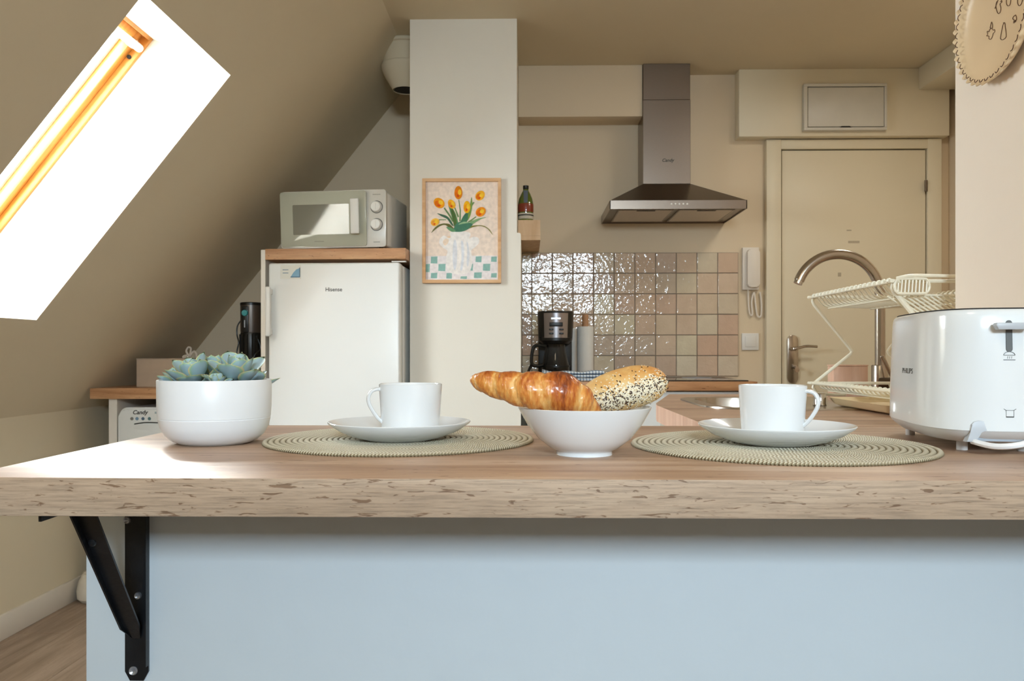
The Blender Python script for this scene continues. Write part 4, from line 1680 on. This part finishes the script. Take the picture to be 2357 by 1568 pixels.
tube(bm, smooth_path([(-.040, -.01, H * .80), (-.058, -.012, H * .72), (-.060, -.012, H * .62), (-.050, -.02, H * .52), (-.058, -.02, H * .40), (-.050, -.03, H * .3),
                      (-.052, -.03, H * .15), (-.04, -.045, .01)], 6), .0032, 8)
tube(bm, smooth_path([(.035, -.035, H * .6), (.052, -.03, H * .45), (.03, -.05, H * .35), (.05, -.03, H * .2), (.03, -.055, H * .1), (0, -.06, .006)], 6), .0032, 8)
obj('power_cord', bm, BLACK, ap)

# cream rounded thing on the floor at the knee wall
fo = thing('cream_floor_bag', 'cream rounded bag standing on the floor mostly hidden behind the half wall', 'bag', (-1.792, 3.30, 0))
fo.scale = (.62, .62, .75)
bm = lathe(B(), [(0, 0), (.085, 0), (.108, .02), (.112, .06), (.100, .11), (.075, .150), (.05, .165), (0, .17)], 28)
obj('bag_body', bm, mat('cream canvas', 'd8ccb8', rough=.85, bump=.001, bscale=120), fo)
bm = B()
tube(bm, [(.070 * math.cos(t_), .070 * math.sin(t_), .155) for t_ in [2 * PI * k / 30 for k in range(30)]], .004, 6, closed=True)
obj('drawstring', bm, mat('cream cord', 'cdbfa8', rough=.8), fo)

# ------------------------------------------------------------------ back kitchen run
WF = 3.47
wk = thing('hob_worktop', 'light oak worktop against tiled wall under the extractor hood', 'countertop', (.5, WF, .862))
bm = prism(B(), [(-.027, WF), (.965, WF), (.985, WF + .01), (.998, WF + .035), (1.0, 4.044), (-.027, 4.044)], .862, .900, 'Z', bev=.001)
for v in bm.verts:
    v.co -= Vector((.5, WF, .862))
obj('worktop_slab', bm, OAK_WARMLIT, wk)
bc = thing('hob_base_cabinets', 'white base units below the hob worktop', 'cabinet', (.5, 3.5, 0))
obj('carcass', box(-.50, .485, .02, .54, .10, .861), WHITE_LAM, bc)
obj('plinth', box(-.50, .485, .07, .085, 0, .10), WHITE_LAM, bc)
for i, (a, b) in enumerate(((-.50, -.115), (-.11, .485))):
    d_ = obj('cabinet_door', box(a + .002, b - .002, 0, .018, .12, .855, .0015, 1), WHITE, bc)
    obj('bar_handle', box((a + b) / 2 - .06, (a + b) / 2 + .06, -.022, -.001, .80, .812, .003), STEEL_S, d_)
hb_ = thing('ceramic_hob', 'black glass ceramic hob set in the back worktop', 'hob', (.674, 3.52, .900))
obj('glass_plate', box(-.29, .29, 0, .50, 0, .006, .002), BLACKGLASS, hb_)
for (x, y, r_) in ((-.14, .13, .07), (.14, .13, .09), (-.14, .36, .09), (.14, .36, .07)):
    obj('cooking_zone_ring', lathe(B(), [(r_ - .002, .0003), (r_, .0003), (r_, 0), (r_ - .002, 0), (r_ - .002, .0003)], 40), GREY_PL, hb_, (x, y, .006))

# coffee maker
sk = F / 3.74
KY = 3.74
q = at(1278, 860, KY)
cm = thing('coffee_maker', 'black and steel filter coffee maker with glass jug on back worktop', 'coffee maker', (q.x, 3.70, .900))
zz = lambda y: at(0, y, 3.72).z - .900
def dsec(w_, d0, d1, z):
    pts = []
    for k in range(13):
        a = PI + PI * k / 12
        pts.append((w_ * math.cos(a), d0 * .0 + (-d0) * abs(math.sin(a)) ** .9, z))
    pts += [(w_, d1, z), (-w_, d1, z)]
    return pts
obj('reservoir', loft(B(), [dsec(.078, .062, .13, zz(778)), dsec(.082, .066, .13, zz(722)), dsec(.080, .064, .13, zz(719))]), BLACK, cm)
ff = obj('control_fascia', loft(B(), [[(x * 1.0, y - .003, z) for x, y, z in dsec(.066, .070, -.020, zz(779))], [(x, y - .003, z) for x, y, z in dsec(.070, .074, -.020, zz(724))]]),
         mat('brushed steel fascia', 'a9a4a6', rough=.32, metal=.9, var=.05), cm)
obj('display', box(-.030, .030, -.080, -.070, zz(754), zz(745), .001), BLACK, ff)
for i, (bx_, bz_) in enumerate(((-.022, 760), (.024, 760), (-.022, 769), (.024, 769))):
    obj('button', box(bx_ - .010, bx_ + .010, -.079, -.068, zz(bz_ + 2.4), zz(bz_ - 1.2), .001), BLACK, ff)
bm = B()
for i in range(7):
    bx(bm, -.022 + i * .0062, -.0175 + i * .0062, -.0785, -.0765, zz(738), zz(734.5))
obj('brand_marking', bm, mat('silver print', 'd8d8dc', rough=.3, metal=.5), ff)
obj('filter_housing', loft(B(), [dsec(.060, .050, .10, zz(792)), dsec(.076, .062, .13, zz(785)), dsec(.078, .062, .13, zz(778.5))]), BLACK, cm)
obj('back_column', box(-.078, .078, .055, .13, 0, zz(780), .004), BLACK, cm)
obj('hot_plate_base', box(-.078, .078, -.07, .13, 0, .022, .005), BLACK, cm)
jug = [(0, .024), (.055, .024), (.062, .032), (.064, .055), (.056, .095), (.044, zz(795)), (.043, zz(793))]
obj('glass_jug', lathe(B(), jug, 32, (0, -.012, 0)), glass('jug glass', (.62, .60, .58), 1.5, .03), cm)
bm = B()
lathe(bm, [(.0565, .060), (.066, .060), (.066, .068), (.0565, .068), (.0565, .060)], 32, (0, -.012, 0))
obj('jug_band', bm, BLACK, cm)
bm = B()
tube(bm, smooth_path([(-.045, -.03, zz(797)), (-.088, -.045, zz(796)), (-.105, -.05, zz(806)), (-.110, -.05, zz(835)), (-.09, -.045, zz(842)), (-.060, -.035, zz(840))], 5), .008, 8)
obj('jug_handle', bm, BLACK, cm)
bm = B()
tube(bm, smooth_path([(-.11, -.04, .075), (-.125, -.05, .04), (-.14, -.06, .012), (-.165, -.06, .03), (-.175, -.02, .045)], 5), .006, 8)
obj('power_cord', bm, BLACK, cm)

# paper rolls
for k, (x0, x1, yt, Y) in enumerate(((1328, 1366, 753, 3.80), (1308, 1333, 757, 3.93))):
    c = at((x0 + x1) / 2, 0, Y)
    zt = at(0, yt, Y).z - .900
    if k == 0:
        t = thing('kitchen_roll', 'white kitchen paper roll on upright wooden holder in front of tiles', 'kitchen roll', (c.x, Y, .900))
        obj('paper_roll', lathe(B(), [(.018, .012), (.039, .012), (.0395, .014), (.0395, zt - .002), (.039, zt), (.018, zt), (.018, .012)], 40), PAPER, t)
        obj('wooden_rod', lathe(B(), [(0, .012), (.0155, .012), (.0155, zt + .055), (.0145, zt + .057), (0, zt + .057)], 24), wood('beech rod', 'b98a63', 'a67750', 'c79a74', axis='Z', cracks=.1), t)
        obj('holder_base', lathe(B(), [(0, 0), (.055, 0), (.055, .012), (0, .012)], 32), LIGHTWOOD, t)
    else:
        t = thing('spare_paper_roll', 'spare white paper roll standing between coffee maker and kitchen roll', 'kitchen roll', (c.x, Y, .900))
        obj('paper_roll', lathe(B(), [(.015, 0), (.034, 0), (.034, zt), (.015, zt), (.015, 0)], 32), PAPER, t)

# folded checked towel
q0, q1 = at(1248, 0, 3.56), at(1388, 0, 3.56)
tw = thing('checked_tea_towel', 'folded blue and white checked tea towel on back worktop behind bread', 'towel', ((q0.x + q1.x) / 2, 3.56, .900))
GM = gingham_material()
hwid = (q1.x - q0.x) / 2
for i in range(3):
    bm = B()
    n = 16
    z0 = i * .0145
    rings = []
    for k in range(n + 1):
        x = -hwid + 2 * hwid * k / n
        wob = .003 * math.sin(k * .9 + i) + .010 * max(0, (k / n - .75)) * i + (.010 * max(0, .2 - k / n) * 3)
        h_ = .0138
        wx = .001 * math.sin(k + i)
        rings.append([(x, -.055 + wx, z0 + .002), (x, -.060 + wx, z0 + h_ / 2 + wob * .5), (x, -.055 + wx, z0 + h_ + wob * (i == 2)), (x, .06, z0 + h_ + wob * (i == 2)), (x, .065, z0 + h_ / 2), (x, .06, z0 + .0005)])
    loft(bm, rings)
    obj('towel_fold', bm, GM, tw)

# extractor hood
HX0, HX1 = .372, .989
HF = 3.635
hx = (HX0 + HX1) / 2
hz0 = CZ + 332 / (F / HF)
hz1 = hz0 + .038
hd = thing('extractor_hood', 'brushed steel chimney extractor hood on the wall above the hob', 'extractor hood', (hx, BACK, hz0))
hwd = (HX1 - HX0) / 2
dH = HF - BACK
cx0, cx1, cyf, cz0 = .557 - hx, .786 - hx, 3.885 - BACK, CZ + 389 / 476 - hz0
bm = B()
loft(bm, [[(-hwd, dH, .038), (hwd, dH, .038), (hwd, -.002, .038), (-hwd, -.002, .038)],
          [(cx0, cyf, cz0), (cx1, cyf, cz0), (cx1, -.002, cz0), (cx0, -.002, cz0)]])
obj('canopy', bm, STEEL_D, hd, angle=15)
bm = B()
for a, b in (((-hwd, hwd, dH, dH + .004), 0), ((-hwd, hwd, -.006, -.002), 0), ((-hwd, -hwd + .004, dH, -.002), 0), ((hwd - .004, hwd, dH, -.002), 0)):
    bx(bm, a[0], a[1], a[2], a[3], 0, .0385)
obj('canopy_rim', bm, STEEL, hd)
bm = B()
bx(bm, -hwd + .004, hwd - .004, dH + .004, -.006, .006, .010)
obj('underside_panel', bm, STEEL_D, hd)
for s in (-1, 1):
    a, b = (-hwd + .045, -.012) if s < 0 else (.012, hwd - .045)
    fm = obj('grease_filter', box(a, b, dH + .035, -.05, .0015, .006, .001, 1), mat('filter mesh aluminium', 'cfc4b6', rough=.5, metal=.55, var=.2, scale=600), hd)
    bm = B()
    bx(bm, a, b, dH + .035, dH + .040, .0, .0015)
    bx(bm, a, b, -.055, -.05, .0, .0015)
    bx(bm, a, a + .005, dH + .040, -.055, .0, .0015)
    bx(bm, b - .005, b, dH + .040, -.055, .0, .0015)
    obj('filter_edge', bm, STEEL, fm)
    obj('filter_latch', box((a + b) / 2 - .042, (a + b) / 2 + .042, dH + .044, dH + .060, -.0005, .0015), DARK, fm)
obj('chimney_lower', box(cx0, cx1, cyf, -.002, cz0, CZ + (814 - 232) / 476 - hz0, .0015, 1), STEEL, hd)
obj('chimney_upper', box(cx0 + .0015, cx1 - .0015, cyf + .0015, -.002, CZ + (814 - 232) / 476 - hz0 + .0005, CEIL - hz0 - .0005, .0015, 1), STEEL, hd)
link_mesh('brand_lettering', text_mesh('Candy', .022, INK, shear=.25, bold=.0005), hd, ((1535 - 1213) / 476 - hx, cyf - .0003, CZ + (814 - 371) / 476 - hz0))
for i in range(5):
    bm = lathe(B(), [(0, -.003), (.0035, -.003), (.0045, 0)], 12, axis='Y')
    obj('button', bm, mat('bright button', 'e8e4dc', rough=.3), hd, ((1543 + i * 9 - 1213) / 508 - hx, dH, CZ + (814 - 471.5) / 508 - hz0))

# wooden shelf with bottle
shx1 = (1243 - 1213) / 509
shz1, shz0 = CZ + (814 - 506.5) / 509, CZ + (814 - 553) / 509
t = thing('wall_shelf_box', 'small light wood shelf box beside the chimney breast under the bottle', 'shelf', (.008, BACK, shz0))
a, b = -.042 - .008, shx1 - .008
obj('shelf_top', box(a, b, -.415, -.001, shz1 - shz0 - .016, shz1 - shz0), LIGHTWOOD, t)
obj('shelf_front', box(a, b, -.418, -.404, .020, shz1 - shz0 - .0165), LIGHTWOOD, t)
obj('shelf_bottom', box(a, b, -.418, -.001, 0, .0195), LIGHTWOOD, t)
obj('shelf_side', box(b - .014, b, -.4035, -.001, .0198, shz1 - shz0 - .0165), LIGHTWOOD, t)
BYY = 3.72
sb = F / BYY
bt = thing('liquor_bottle', 'short black necked bottle of amber liquor on the wood shelf', 'bottle', ((1209.5 - 1213) / sb, BYY, shz1))
zt = CZ + (814 - 428) / sb - shz1
zq = lambda y: CZ + (814 - y) / sb - shz1
GB = mat('olive bottle glass', '5c6a1c', rough=.08, coat=1.0, var=.05)
obj('bottle_glass', lathe(B(), [(0, 0), (.034, 0), (.0355, .004), (.0355, zq(470)), (.031, zq(458)), (.022, zq(447)), (.014, zq(440)), (.012, zq(436))], 32), GB, bt)
obj('bottle_cap', lathe(B(), [(.0125, zq(448)), (.0125, zq(436)), (.0135, zq(435)), (.0135, zt), (0, zt + .001)], 24), BLACK, bt)
obj('neck_band', prism(B(), [(-.0085, zq(470)), (.0085, zq(470)), (.0105, zq(442)), (-.0105, zq(442))], -.0365, -.0125, 'Y'), BLACK, bt)
obj('amber_label', lathe(B(), [(.0358, zq(490)), (.0362, zq(489)), (.0362, zq(472)), (.0345, zq(469))], 32), mat('amber red label', '8a3415', rough=.35, coat=.5, var=.1), bt)
obj('white_label', lathe(B(), [(.0358, zq(506)), (.0362, zq(505.5)), (.0362, zq(493)), (.0358, zq(492.5))], 32), mat('pale label', 'cfc6b4', rough=.5, var=.15, scale=120), bt)
obj('dark_label_band', lathe(B(), [(.0363, zq(499)), (.0366, zq(498.5)), (.0366, zq(496.5)), (.0363, zq(496))], 32), INK, bt)

# electrical panel on the soffit
pa, pb = at(1847, 303, 3.965), at(2037, 195, 3.965)
t = thing('electrical_panel', 'white electrical panel box with flap over the door', 'electrical panel', ((pa.x + pb.x) / 2, 3.97, pa.z))
w2 = (pb.x - pa.x) / 2
ph = pb.z - pa.z
WPL = mat('panel white plastic', 'd5d2c8', rough=.4)
bm = B()
bx(bm, -w2, w2, -.030, 0, ph - .014, ph, .002); bx(bm, -w2, w2, -.030, 0, 0, .014, .002)
bx(bm, -w2, -w2 + .017, -.0295, 0, .0141, ph - .0141, .001); bx(bm, w2 - .012, w2, -.0295, 0, .0141, ph - .0141, .001)
obj('panel_frame', bm, WPL, t)
obj('panel_back', box(-w2 + .017, w2 - .012, -.014, 0, .0141, ph - .0141), DARK, t)
obj('panel_flap', box(-w2 + .020, w2 - .014, -.026, -.015, .018, ph - .018, .002), WPL, t)
bm = prism(B(), [(-.028, .012), (-.020, .019), (.020, .019), (.028, .012)], -.0305, -.0262, 'Y')
obj('flap_notch', bm, DARK, t)

# intercom and switch
ia, ib = at(1708, 668, 4.04), at(1746, 570, 4.04)
t = thing('intercom_handset', 'white wall intercom phone with hanging coiled cord beside door', 'intercom', ((ia.x + ib.x) / 2, BACK, ia.z))
wi, hi_ = (ib.x - ia.x) / 2, ib.z - ia.z
obj('wall_base', box(-wi, wi, -.022, 0, 0, hi_, .003), WHITE_LAM, t)
obj('handset', prism(B(), rrect(-wi + .018, wi - .004, .012, hi_ - .012, .015, 5), -.050, -.022, 'Y', bev=.006), WHITE_LAM, t)
bm = B()
tube(bm, smooth_path([(-.012, -.015, 0), (-.010, -.012, -.05), (-.004, -.012, -.115), (.010, -.012, -.122), (.006, -.012, -.06), (.018, -.012, -.012),
                      (.026, -.012, -.07), (.034, -.012, -.125), (.052, -.012, -.13), (.055, -.012, -.07), (.048, -.012, -.01)], 6), .0045, 8)
obj('cord', bm, WHITE_LAM, t)
sa, sbb = at(1708, 806, 4.04), at(1747, 768, 4.04)
t = thing('light_switch', 'square white light switch on wall between tiles and door', 'light switch', ((sa.x + sbb.x) / 2, BACK, sa.z))
ws = (sbb.x - sa.x) / 2
obj('switch_plate', box(-ws, ws, -.009, 0, 0, 2 * ws, .002), WHITE_PL, t)
obj('rocker', box(-ws * .62, ws * .62, -.012, -.0088, ws * .38, ws * 1.62, .0015), WHITE_PL, t)

# ------------------------------------------------------------------ sink peninsula
skw = thing('sink_worktop', 'oak worktop with inset sink joining the back of the bar', 'countertop', (.9, 1.9, .862))
poly = [(.305, 1.3625), (.305, 1.90), (.316, 1.98), (.425, 2.42), (XF, 2.42), (XF, 1.602), (XR, 1.617), (XR, 1.3625)]
# worktop with a cut-out: build as pieces around the bowl
bowl = [(.435, .640), (1.775, 2.19)]
bm = B()
outer = poly
hole = [(x, y) for x, y in rrect(.435, .640, 1.775, 2.190, .09, 6)]
geo_e = []


def ring_edges(P, z):
    V = [bm.verts.new((x - .9, y - 1.9, z)) for x, y in P]
    return V, [bm.edges.new((V[i], V[(i + 1) % len(V)])) for i in range(len(V))]


for z in (0, .038):
    Vo, Eo = ring_edges(outer, z)
    Vh, Eh = ring_edges(hole, z)
    bmesh.ops.triangle_fill(bm, use_beauty=True, edges=Eo + Eh)
    if z == 0:
        V0 = (Vo, Vh)
    else:
        for A_, B_ in zip(V0, (Vo, Vh)):
            for i in range(len(A_)):
                j = (i + 1) % len(A_)
                bm.faces.new((A_[i], A_[j], B_[j], B_[i]))
me = mesh_of('worktop_slab', bm, [OAK, PINKWOOD], 30)
for p_ in me.polygons:
    p_.material_index = 1 if abs(p_.normal.z) < .5 else 0
link_mesh('worktop_slab', me, skw)
sc2 = thing('sink_base_cabinet', 'greige base cabinet under the sink worktop behind the bar', 'cabinet', (1.2, 1.9, 0))
GRG = mat('greige laminate', 'bdb5a5', rough=.5)
bm = B()
bx(bm, .34 - 1.2, .36 - 1.2, 1.42 - 1.9, 1.96 - 1.9, .10, .861)
bx(bm, .36 - 1.2, XF - 1.2 - .002, 1.625 - 1.9, 1.64 - 1.9, .10, .861)
bx(bm, .45 - 1.2, XF - 1.2 - .002, 2.37 - 1.9, 2.39 - 1.9, .10, .861)
bx(bm, .36 - 1.2, XF - 1.2 - .002, 1.64 - 1.9, 2.37 - 1.9, .10, .12)
obj('carcass', bm, GRG, sc2)
cdr = obj('cabinet_door', box(.322 - 1.2, .339 - 1.2, 1.425 - 1.9, 1.955 - 1.9, .11, .855, .0015, 1), GRG, sc2)
bm = B()
tube(bm, [(.300 - 1.2, 1.80 - 1.9, .70), (.300 - 1.2, 1.80 - 1.9, .845)], .005, 10)
tube(bm, [(.300 - 1.2, 1.80 - 1.9, .83), (.322 - 1.2, 1.80 - 1.9, .83)], .004, 8)
tube(bm, [(.300 - 1.2, 1.80 - 1.9, .715), (.322 - 1.2, 1.80 - 1.9, .715)], .004, 8)
obj('door_handle', bm, WHITE_PL, cdr)

snk = thing('kitchen_sink', 'stainless steel inset sink with rounded bowl in oak worktop', 'sink', (.54, 1.98, .900))
bm = B()
rim_o = rrect(.400 - .54, 1.16 - .54, 1.735 - 1.98, 2.225 - 1.98, .13, 10)
bl = rrect(.437 - .54, .638 - .54, 1.777 - 1.98, 2.188 - 1.98, .088, 10)
Vo = [bm.verts.new((x, y, .0035)) for x, y in rim_o]
Vh = [bm.verts.new((x, y, .0025)) for x, y in bl]
Eo = [bm.edges.new((Vo[i], Vo[(i + 1) % len(Vo)])) for i in range(len(Vo))]
Eh = [bm.edges.new((Vh[i], Vh[(i + 1) % len(Vh)])) for i in range(len(Vh))]
bmesh.ops.triangle_fill(bm, use_beauty=True, edges=Eo + Eh)
V2 = [bm.verts.new((x * 1.004, y * 1.004, 0.0002)) for x, y in rim_o]
for i in range(len(Vo)):
    j = (i + 1) % len(Vo)
    bm.faces.new((Vo[i], Vo[j], V2[j], V2[i]))
obj('sink_rim', bm, STEEL_S, snk)
cxb, cyb = (.437 + .638) / 2 - .54, (1.777 + 2.188) / 2 - 1.98
rings = []
for z, k in ((.0024, 1), (-.01, .985), (-.12, .96), (-.145, .90), (-.15, .7)):
    rings.append([(cxb + (x - cxb) * k, cyb + (y - cyb) * k, z) for x, y in bl])
obj('sink_bowl', loft(B(), rings, cap0=False), STEEL_S, snk)
obj('drain', lathe(B(), [(0, 0), (.03, 0), (.034, .002), (.036, .0)], 24), CHROME, snk, (cxb, cyb, -.149))
obj('waste_knob', lathe(B(), [(0, .028), (.011, .028), (.0135, .026), (.0135, .004), (.016, 0)], 24), CHROME, snk, (.672 - .54, 1.86 - 1.98, .0035))

# faucet
FY = 2.335
fs = F / FY
fc = thing('kitchen_faucet', 'tall brushed steel gooseneck faucet behind the dish rack', 'faucet', ((2018 - 1213) / fs, FY, .900))
fz = lambda y: CZ + (814 - y) / fs - .900
fx = lambda x: (x - 2018) / fs
Rr_ = (2018 + 6 - 1836) / fs / 2
obj('faucet_base', lathe(B(), [(0, 0), (.028, 0), (.028, .004), (.0235, .006), (.0235, fz(842)), (.022, fz(840)), (0, fz(840))], 32), STEEL_S, fc)
bm = B()
cxn = fx(1923); ztop = fz(587)
pts = [(0, 0, fz(845)), (0, 0, fz(700))]
# right riser up to the arc, arc over to the left
rad = -cxn
zc = ztop - rad
for k in range(0, 27):
    a = math.radians(k * 6.1)
    pts.append((cxn + rad * math.cos(a), 0, zc + rad * math.sin(a)))
tube(bm, pts, .0142, 20)
obj('spout', bm, STEEL_S, fc)
p_e = Vector(pts[-1]); d_e = (Vector(pts[-1]) - Vector(pts[-2])).normalized()
bm = B()
tube(bm, [p_e - d_e * .001, p_e + d_e * .010], .0125, 20)
obj('aerator', bm, CHROME, fc)
bm = B()
tube(bm, [(-.008, -.020, fz(882)), (.016, -.042, fz(880))], .0165, 20)
lv = obj('cartridge', bm, STEEL_D, fc)
bm = B()
tube(bm, [(.018, -.044, fz(872)), (.0, -.048, fz(845)), (-.016, -.050, fz(820))], [.0045, .0055, .0065], 12)
obj('lever', bm, STEEL_S, lv)

# wooden block beyond the rack
wa, wb_ = at(1920, 840, 2.25), at(2000, 918, 2.25)
t = thing('wooden_block', 'plain pinkish wooden box standing behind dish rack beside faucet', 'box', (wa.x, 2.255, .900))
hB = wa.z - .900
wB = wb_.x - wa.x
obj('block_body', box(0, wB, 0, .045, 0, hB - .004, .002), PINKWOOD, t)
obj('block_lid', box(-.001, wB + .001, -.001, .046, hB - .0038, hB, .001), PINKWOOD, t)

# drip tray
DT0 = .0038
t = thing('drip_tray', 'cream plastic drip tray under the dish rack', 'tray', (.69, 1.55, .900))
dt_ = []
for (z, ins) in ((.0040, .020), (.008, .010), (.020, .002), (.0215, 0), (.0215, .003), (.019, .005), (.010, .014), (.0075, .022)):
    dt_.append([(x, y, z) for x, y in rrect(0 + ins, .37 - ins, .075 + ins - .075, .330 - ins, .030, 6)])
obj('tray_shell', loft(B(), dt_), CREAM_TRAY, t, (0, 0, 0))
for (x, y) in ((.05, .04), (.32, .04), (.05, .29), (.32, .29)):
    obj('tray_foot', lathe(B(), [(0, 0), (.006, 0), (.006, .0045), (0, .0045)], 10), CREAM_TRAY, t, (x, y, .0002 if y < .15 else .0036))

# dish rack
RX0, RX1, RYn, RYf, RZt, RZb = .752, 1.052, 1.672, 2.135, 1.171, .944
rk = thing('dish_rack', 'cream two tier folding wire dish rack beside the sink', 'dish rack', (RX0, RYn, .900))
wx = RX1 - RX0
zt_, zb_ = RZt - .900, RZb - .900
dyr = RYf - RYn
LR = .0040


def frame_end(y, sgn):
    o1 = .012 * sgn
    for mirror in (0, 1):
        bm = B()
        f_ = (lambda x: x) if not mirror else (lambda x: wx - x)
        P = [(f_(.010), y - o1, zt_ - .0), (f_(.002), y - o1 * .2, zt_ - .004), (f_(.001), y, zt_ - .012), (f_(.004), y, zt_ - .020), (f_(.098), y, .136), (f_(.103), y, .128), (f_(.100), y, .121), (f_(.012), y, zb_ + .006),
             (f_(.004), y, zb_ - .002), (f_(.002), y, zb_ - .012), (f_(.012), y, zb_ - .026), (f_(.028), y, .0150), (f_(.060), y, .0130), (f_(.085), y, .0135), (f_(.095), y, .034), (f_(.098), y, .044)]
        tube(bm, P, LR * (1.3 if y < .1 else 1.05), 8)
        obj('frame_wire', bm, CREAMW, rk)


frame_end(0, 1)
frame_end(dyr, -1)
for nm, z in (('upper_tier', zt_), ('lower_tier', zb_)):
    e = bpy.data.objects.new(nm, None)
    COL.objects.link(e)
    e.parent = rk
    e.location = (0, 0, z)
    deep = .026 if nm == 'upper_tier' else .016
    bm = B()
    tube(bm, smooth_path([(0, .006, 0), (0, dyr / 2, 0), (0, dyr - .006, 0), (.006, dyr, 0), (wx / 2, dyr, 0), (wx - .006, dyr, 0), (wx, dyr - .006, 0), (wx, dyr / 2, 0), (wx, .006, 0), (wx - .006, 0, 0), (wx / 2, 0, 0), (.006, 0, 0)], 4, closed=True), LR, 8, closed=True)
    obj('tier_rail', bm, CREAMW, e)
    prof_ = [(-.004, -.002), (-.003, .0045), (.004, .005), (.010, -.006), (.022, -.020), (.040, -deep), (.100, -deep - .002), (.150, -deep - .003), (.200, -deep - .002), (.260, -deep), (.278, -.020), (.290, -.006), (.296, .005), (.303, .0045), (.304, -.002)]
    if nm == 'lower_tier':
        prof_ = [(-.001, .0035), (.004, .004), (.012, -.004), (.020, -.012), (.05, -deep), (.150, -deep), (.25, -deep), (.280, -.012), (.288, -.004), (.296, .004), (.301, .0035)]
    me = mesh_of('cross_wire', tube(B(), smooth_path([(x, 0, zz_) for x, zz_ in prof_], 3), .0024, 6), CREAMW)
    for i in range(19):
        link_mesh('cross_wire', me, e, (0, .014 + i * (dyr - .028) / 18, 0))
    for xx in ((.040, -deep - .004), (.150, -deep - .006), (.260, -deep - .004)):
        bm = B()
        tube(bm, [(xx[0], .004, xx[1]), (xx[0], dyr - .004, xx[1])], .0024, 6)
        obj('long_wire', bm, CREAMW, e)
    if nm == 'upper_tier':
        bm = B()
        tube(bm, smooth_path([(x, 0, z2) for x, z2 in rrect(-.002, .068, -.026, .004, .012, 3)], 2, closed=True), .0028, 7, closed=True)
        eg = obj('cutlery_grid_loop', bm, CREAMW, e, (.002, -.012, 0))
        for i in range(9):
            bm = B()
            tube(bm, [(.004 + i * .0072, 0, -.025), (.006 + i * .0072, 0, .003)], .0018, 6)
            obj('grid_bar', bm, CREAMW, eg)
        for i in range(13):
            bm = B()
            xs_ = -.004 + i * .0125
            tube(bm, [(xs_, .012, -deep - .004), (xs_ + .105, .016, -deep - .072)], .0021, 6)
            obj('hanging_support_wire', bm, CREAMW, e)
        bm = B()
        tube(bm, [(.085, .016, -deep - .066), (.258, .016, -deep - .066)], .0028, 6)
        obj('support_rail', bm, CREAMW, e)
        bm = B()
        tube(bm, smooth_path([(.004, -.012, .005), (.03, -.014, .010), (.08, -.014, .010), (.14, -.012, .009), (wx - .01, -.010, .008)], 4), .0035, 8)
        obj('front_rail', bm, CREAMW, e)
